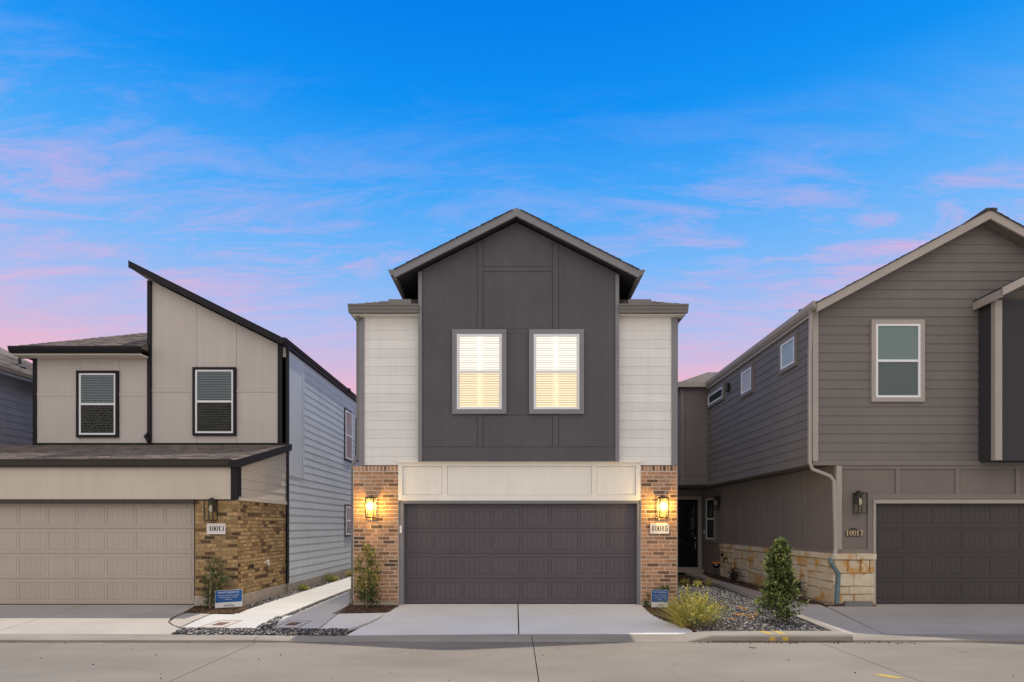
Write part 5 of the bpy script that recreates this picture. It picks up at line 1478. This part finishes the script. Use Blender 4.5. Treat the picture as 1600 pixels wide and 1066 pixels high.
# the wiry dark twigs hanging over the kerb
t4 = thing('dry_twigs', 'dark wiry dry twigs hanging over the kerb under the yellow bush', 'twigs', ((1098 - 805) * 8.95 / FPX, 8.95, .01))
m = MB()
for i in range(46):
    x_ = (random.uniform(1082, 1135) - 805) * 9.1 / FPX; l = random.uniform(.06, .28); a = random.uniform(-1.2, 1.5)
    p0_ = Vector((x_, random.uniform(9.0, 9.35), random.uniform(0, .05))); p1_ = p0_ + Vector((math.sin(a) * l * .6, -l * .45, .07 + .05 * random.random())); p2_ = p0_ + Vector((math.sin(a) * l * 1.2, -l * .9, .02))
    p2_.z = max(p2_.z, .016)
    m.tube([p0_, p1_, p2_], [.004, .003, .002], 4)
m.build('twigs', M['bark_dark'], t4)
# dark low plant right behind the sign
y_ = 11.7; s_ = FPX / y_
P = []
for a in ((1034, 923, 8, 5, 220), (1042, 920, 8, 4, 120), (1012, 943, 4, 4, 60), (1014, 932, 3, 5, 30)): blob(P, *a, ry=.05)
y_ = 11.75
t = thing('low_shrub', 'small dark green shrub at the foot of the right brick pillar', 'shrub', ((1034 - 805) / s_, 11.75, -.02))
leaves('foliage', M['leaf_dark'], t, np.concatenate(P), .022, 1.8)
stem_tree('branches', t, ((1030 - 805) / s_, 11.75, -.02), [((px - 805) / s_, 11.72, zz(py) if False else HC + (821 - py) / s_) for px, py in ((1026, 922), (1034, 918), (1044, 917), (1012, 935))], .006, M['bark_dark'])

# grasses along the blue grey wall
for px, py, hh, sp, lab, mt in ((467, 921, .20, .16, 'pale green grass clump against the wall, nearest the ochre brick', M['leaf_olive']), (476, 921, .14, .14, 'low yellow clump beside the first wall grass', M['leaf_yellow']),
                            (514, 908, .34, .20, 'taller green clump midway along the blue grey wall', M['leaf_olive']), (522, 907, .18, .18, 'low yellow clump beside the taller wall grass', M['leaf_yellow']), (547, 899, .26, .16, 'yellow clump at the pillar end of the wall bed', M['leaf_yellow'])):
    gx, gy = G(px, py); 
    tuft('grass_clump', lab, (max(gx, -5.5) if px < 500 else gx, gy, -.03), sp, hh, 70, mt, .010, 9, group='clumps along the blue grey wall', cat='plant')
# dark purple leaved plants before the limestone wall
for px, py, hh, sp, lab in ((1165, 910, .42, .26, 'dark purple plant by the limestone wall, farther back'), (1262, 935, .46, .26, 'dark leaved plant between the cone shrub and the downspout')):
    gx, gy = G(px, py); gx = min(gx, 6.33)
    t = thing('dark_plant', lab, 'plant', (gx, gy, -.01), 'dark plants by the limestone wall')
    m = MB(); P = []
    for i in range(26):
        a = random.uniform(0, 6.283); r = sp * random.uniform(.2, 1); e = Vector((gx + math.cos(a) * r * .7, gy + math.sin(a) * r, hh * random.uniform(.4, 1)))
        m.tube([(gx, gy, -.01), e], [.005, .002], 4)
        for k in range(9): P.append(tuple(Vector((gx, gy, 0)).lerp(e, random.uniform(.35, 1.05))))
    m.build('stems', M['bark_dark'], t); leaves('foliage', M['leaf_red'], t, np.array(P), .045, 1.8)
# little pale sprigs at the back of the bed
for px, py, lab in ((1070, 914, 'pale sprig nearest the brick pillar in the back of the bed'), (1089, 916, 'middle pale sprig in the back of the gravel bed'), (1108, 915, 'pale sprig leaning toward the edging strip')):
    gx, gy = G(px, py)
    tuft('sprig', lab, (gx, gy, -.03), .12, .20, 16, M['leaf_yellow'], .03, 4, group='pale sprigs in the gravel', elong=3, cat='plant')
# dry leaves and crumbs lying about
x = RNG.uniform(-9, 9, 60); y = RNG.uniform(6.2, 8.55, 60)
stones_mesh('debris', M['soil'], x, y, np.full(60, -.098), .009, 'dark crumbs and dry bits scattered on the street')
x = RNG.uniform(2.6, 6, 46); y = RNG.uniform(8.50, 8.62, 46)
stones_mesh('debris', M['mulch'], x, y, np.full(46, -.096), .012, 'dark crumbs gathered in the gutter line of the kerb')

gx, gy = G(1176, 1012, -.1)
t = thing('valve_cap', 'small round dark valve cap set in the street before the gravel bed', 'valve cap', (gx, gy, -.1))
MB().tube([(gx, gy, -.12), (gx, gy, -.096)], .055, 18).build('collar', M['rust'], t)
MB().tube([(gx, gy, -.1), (gx, gy, -.0935)], .042, 18).build('lid', M['kerb_shade_lid_brown'], t)
print('objects', len(bpy.data.objects))
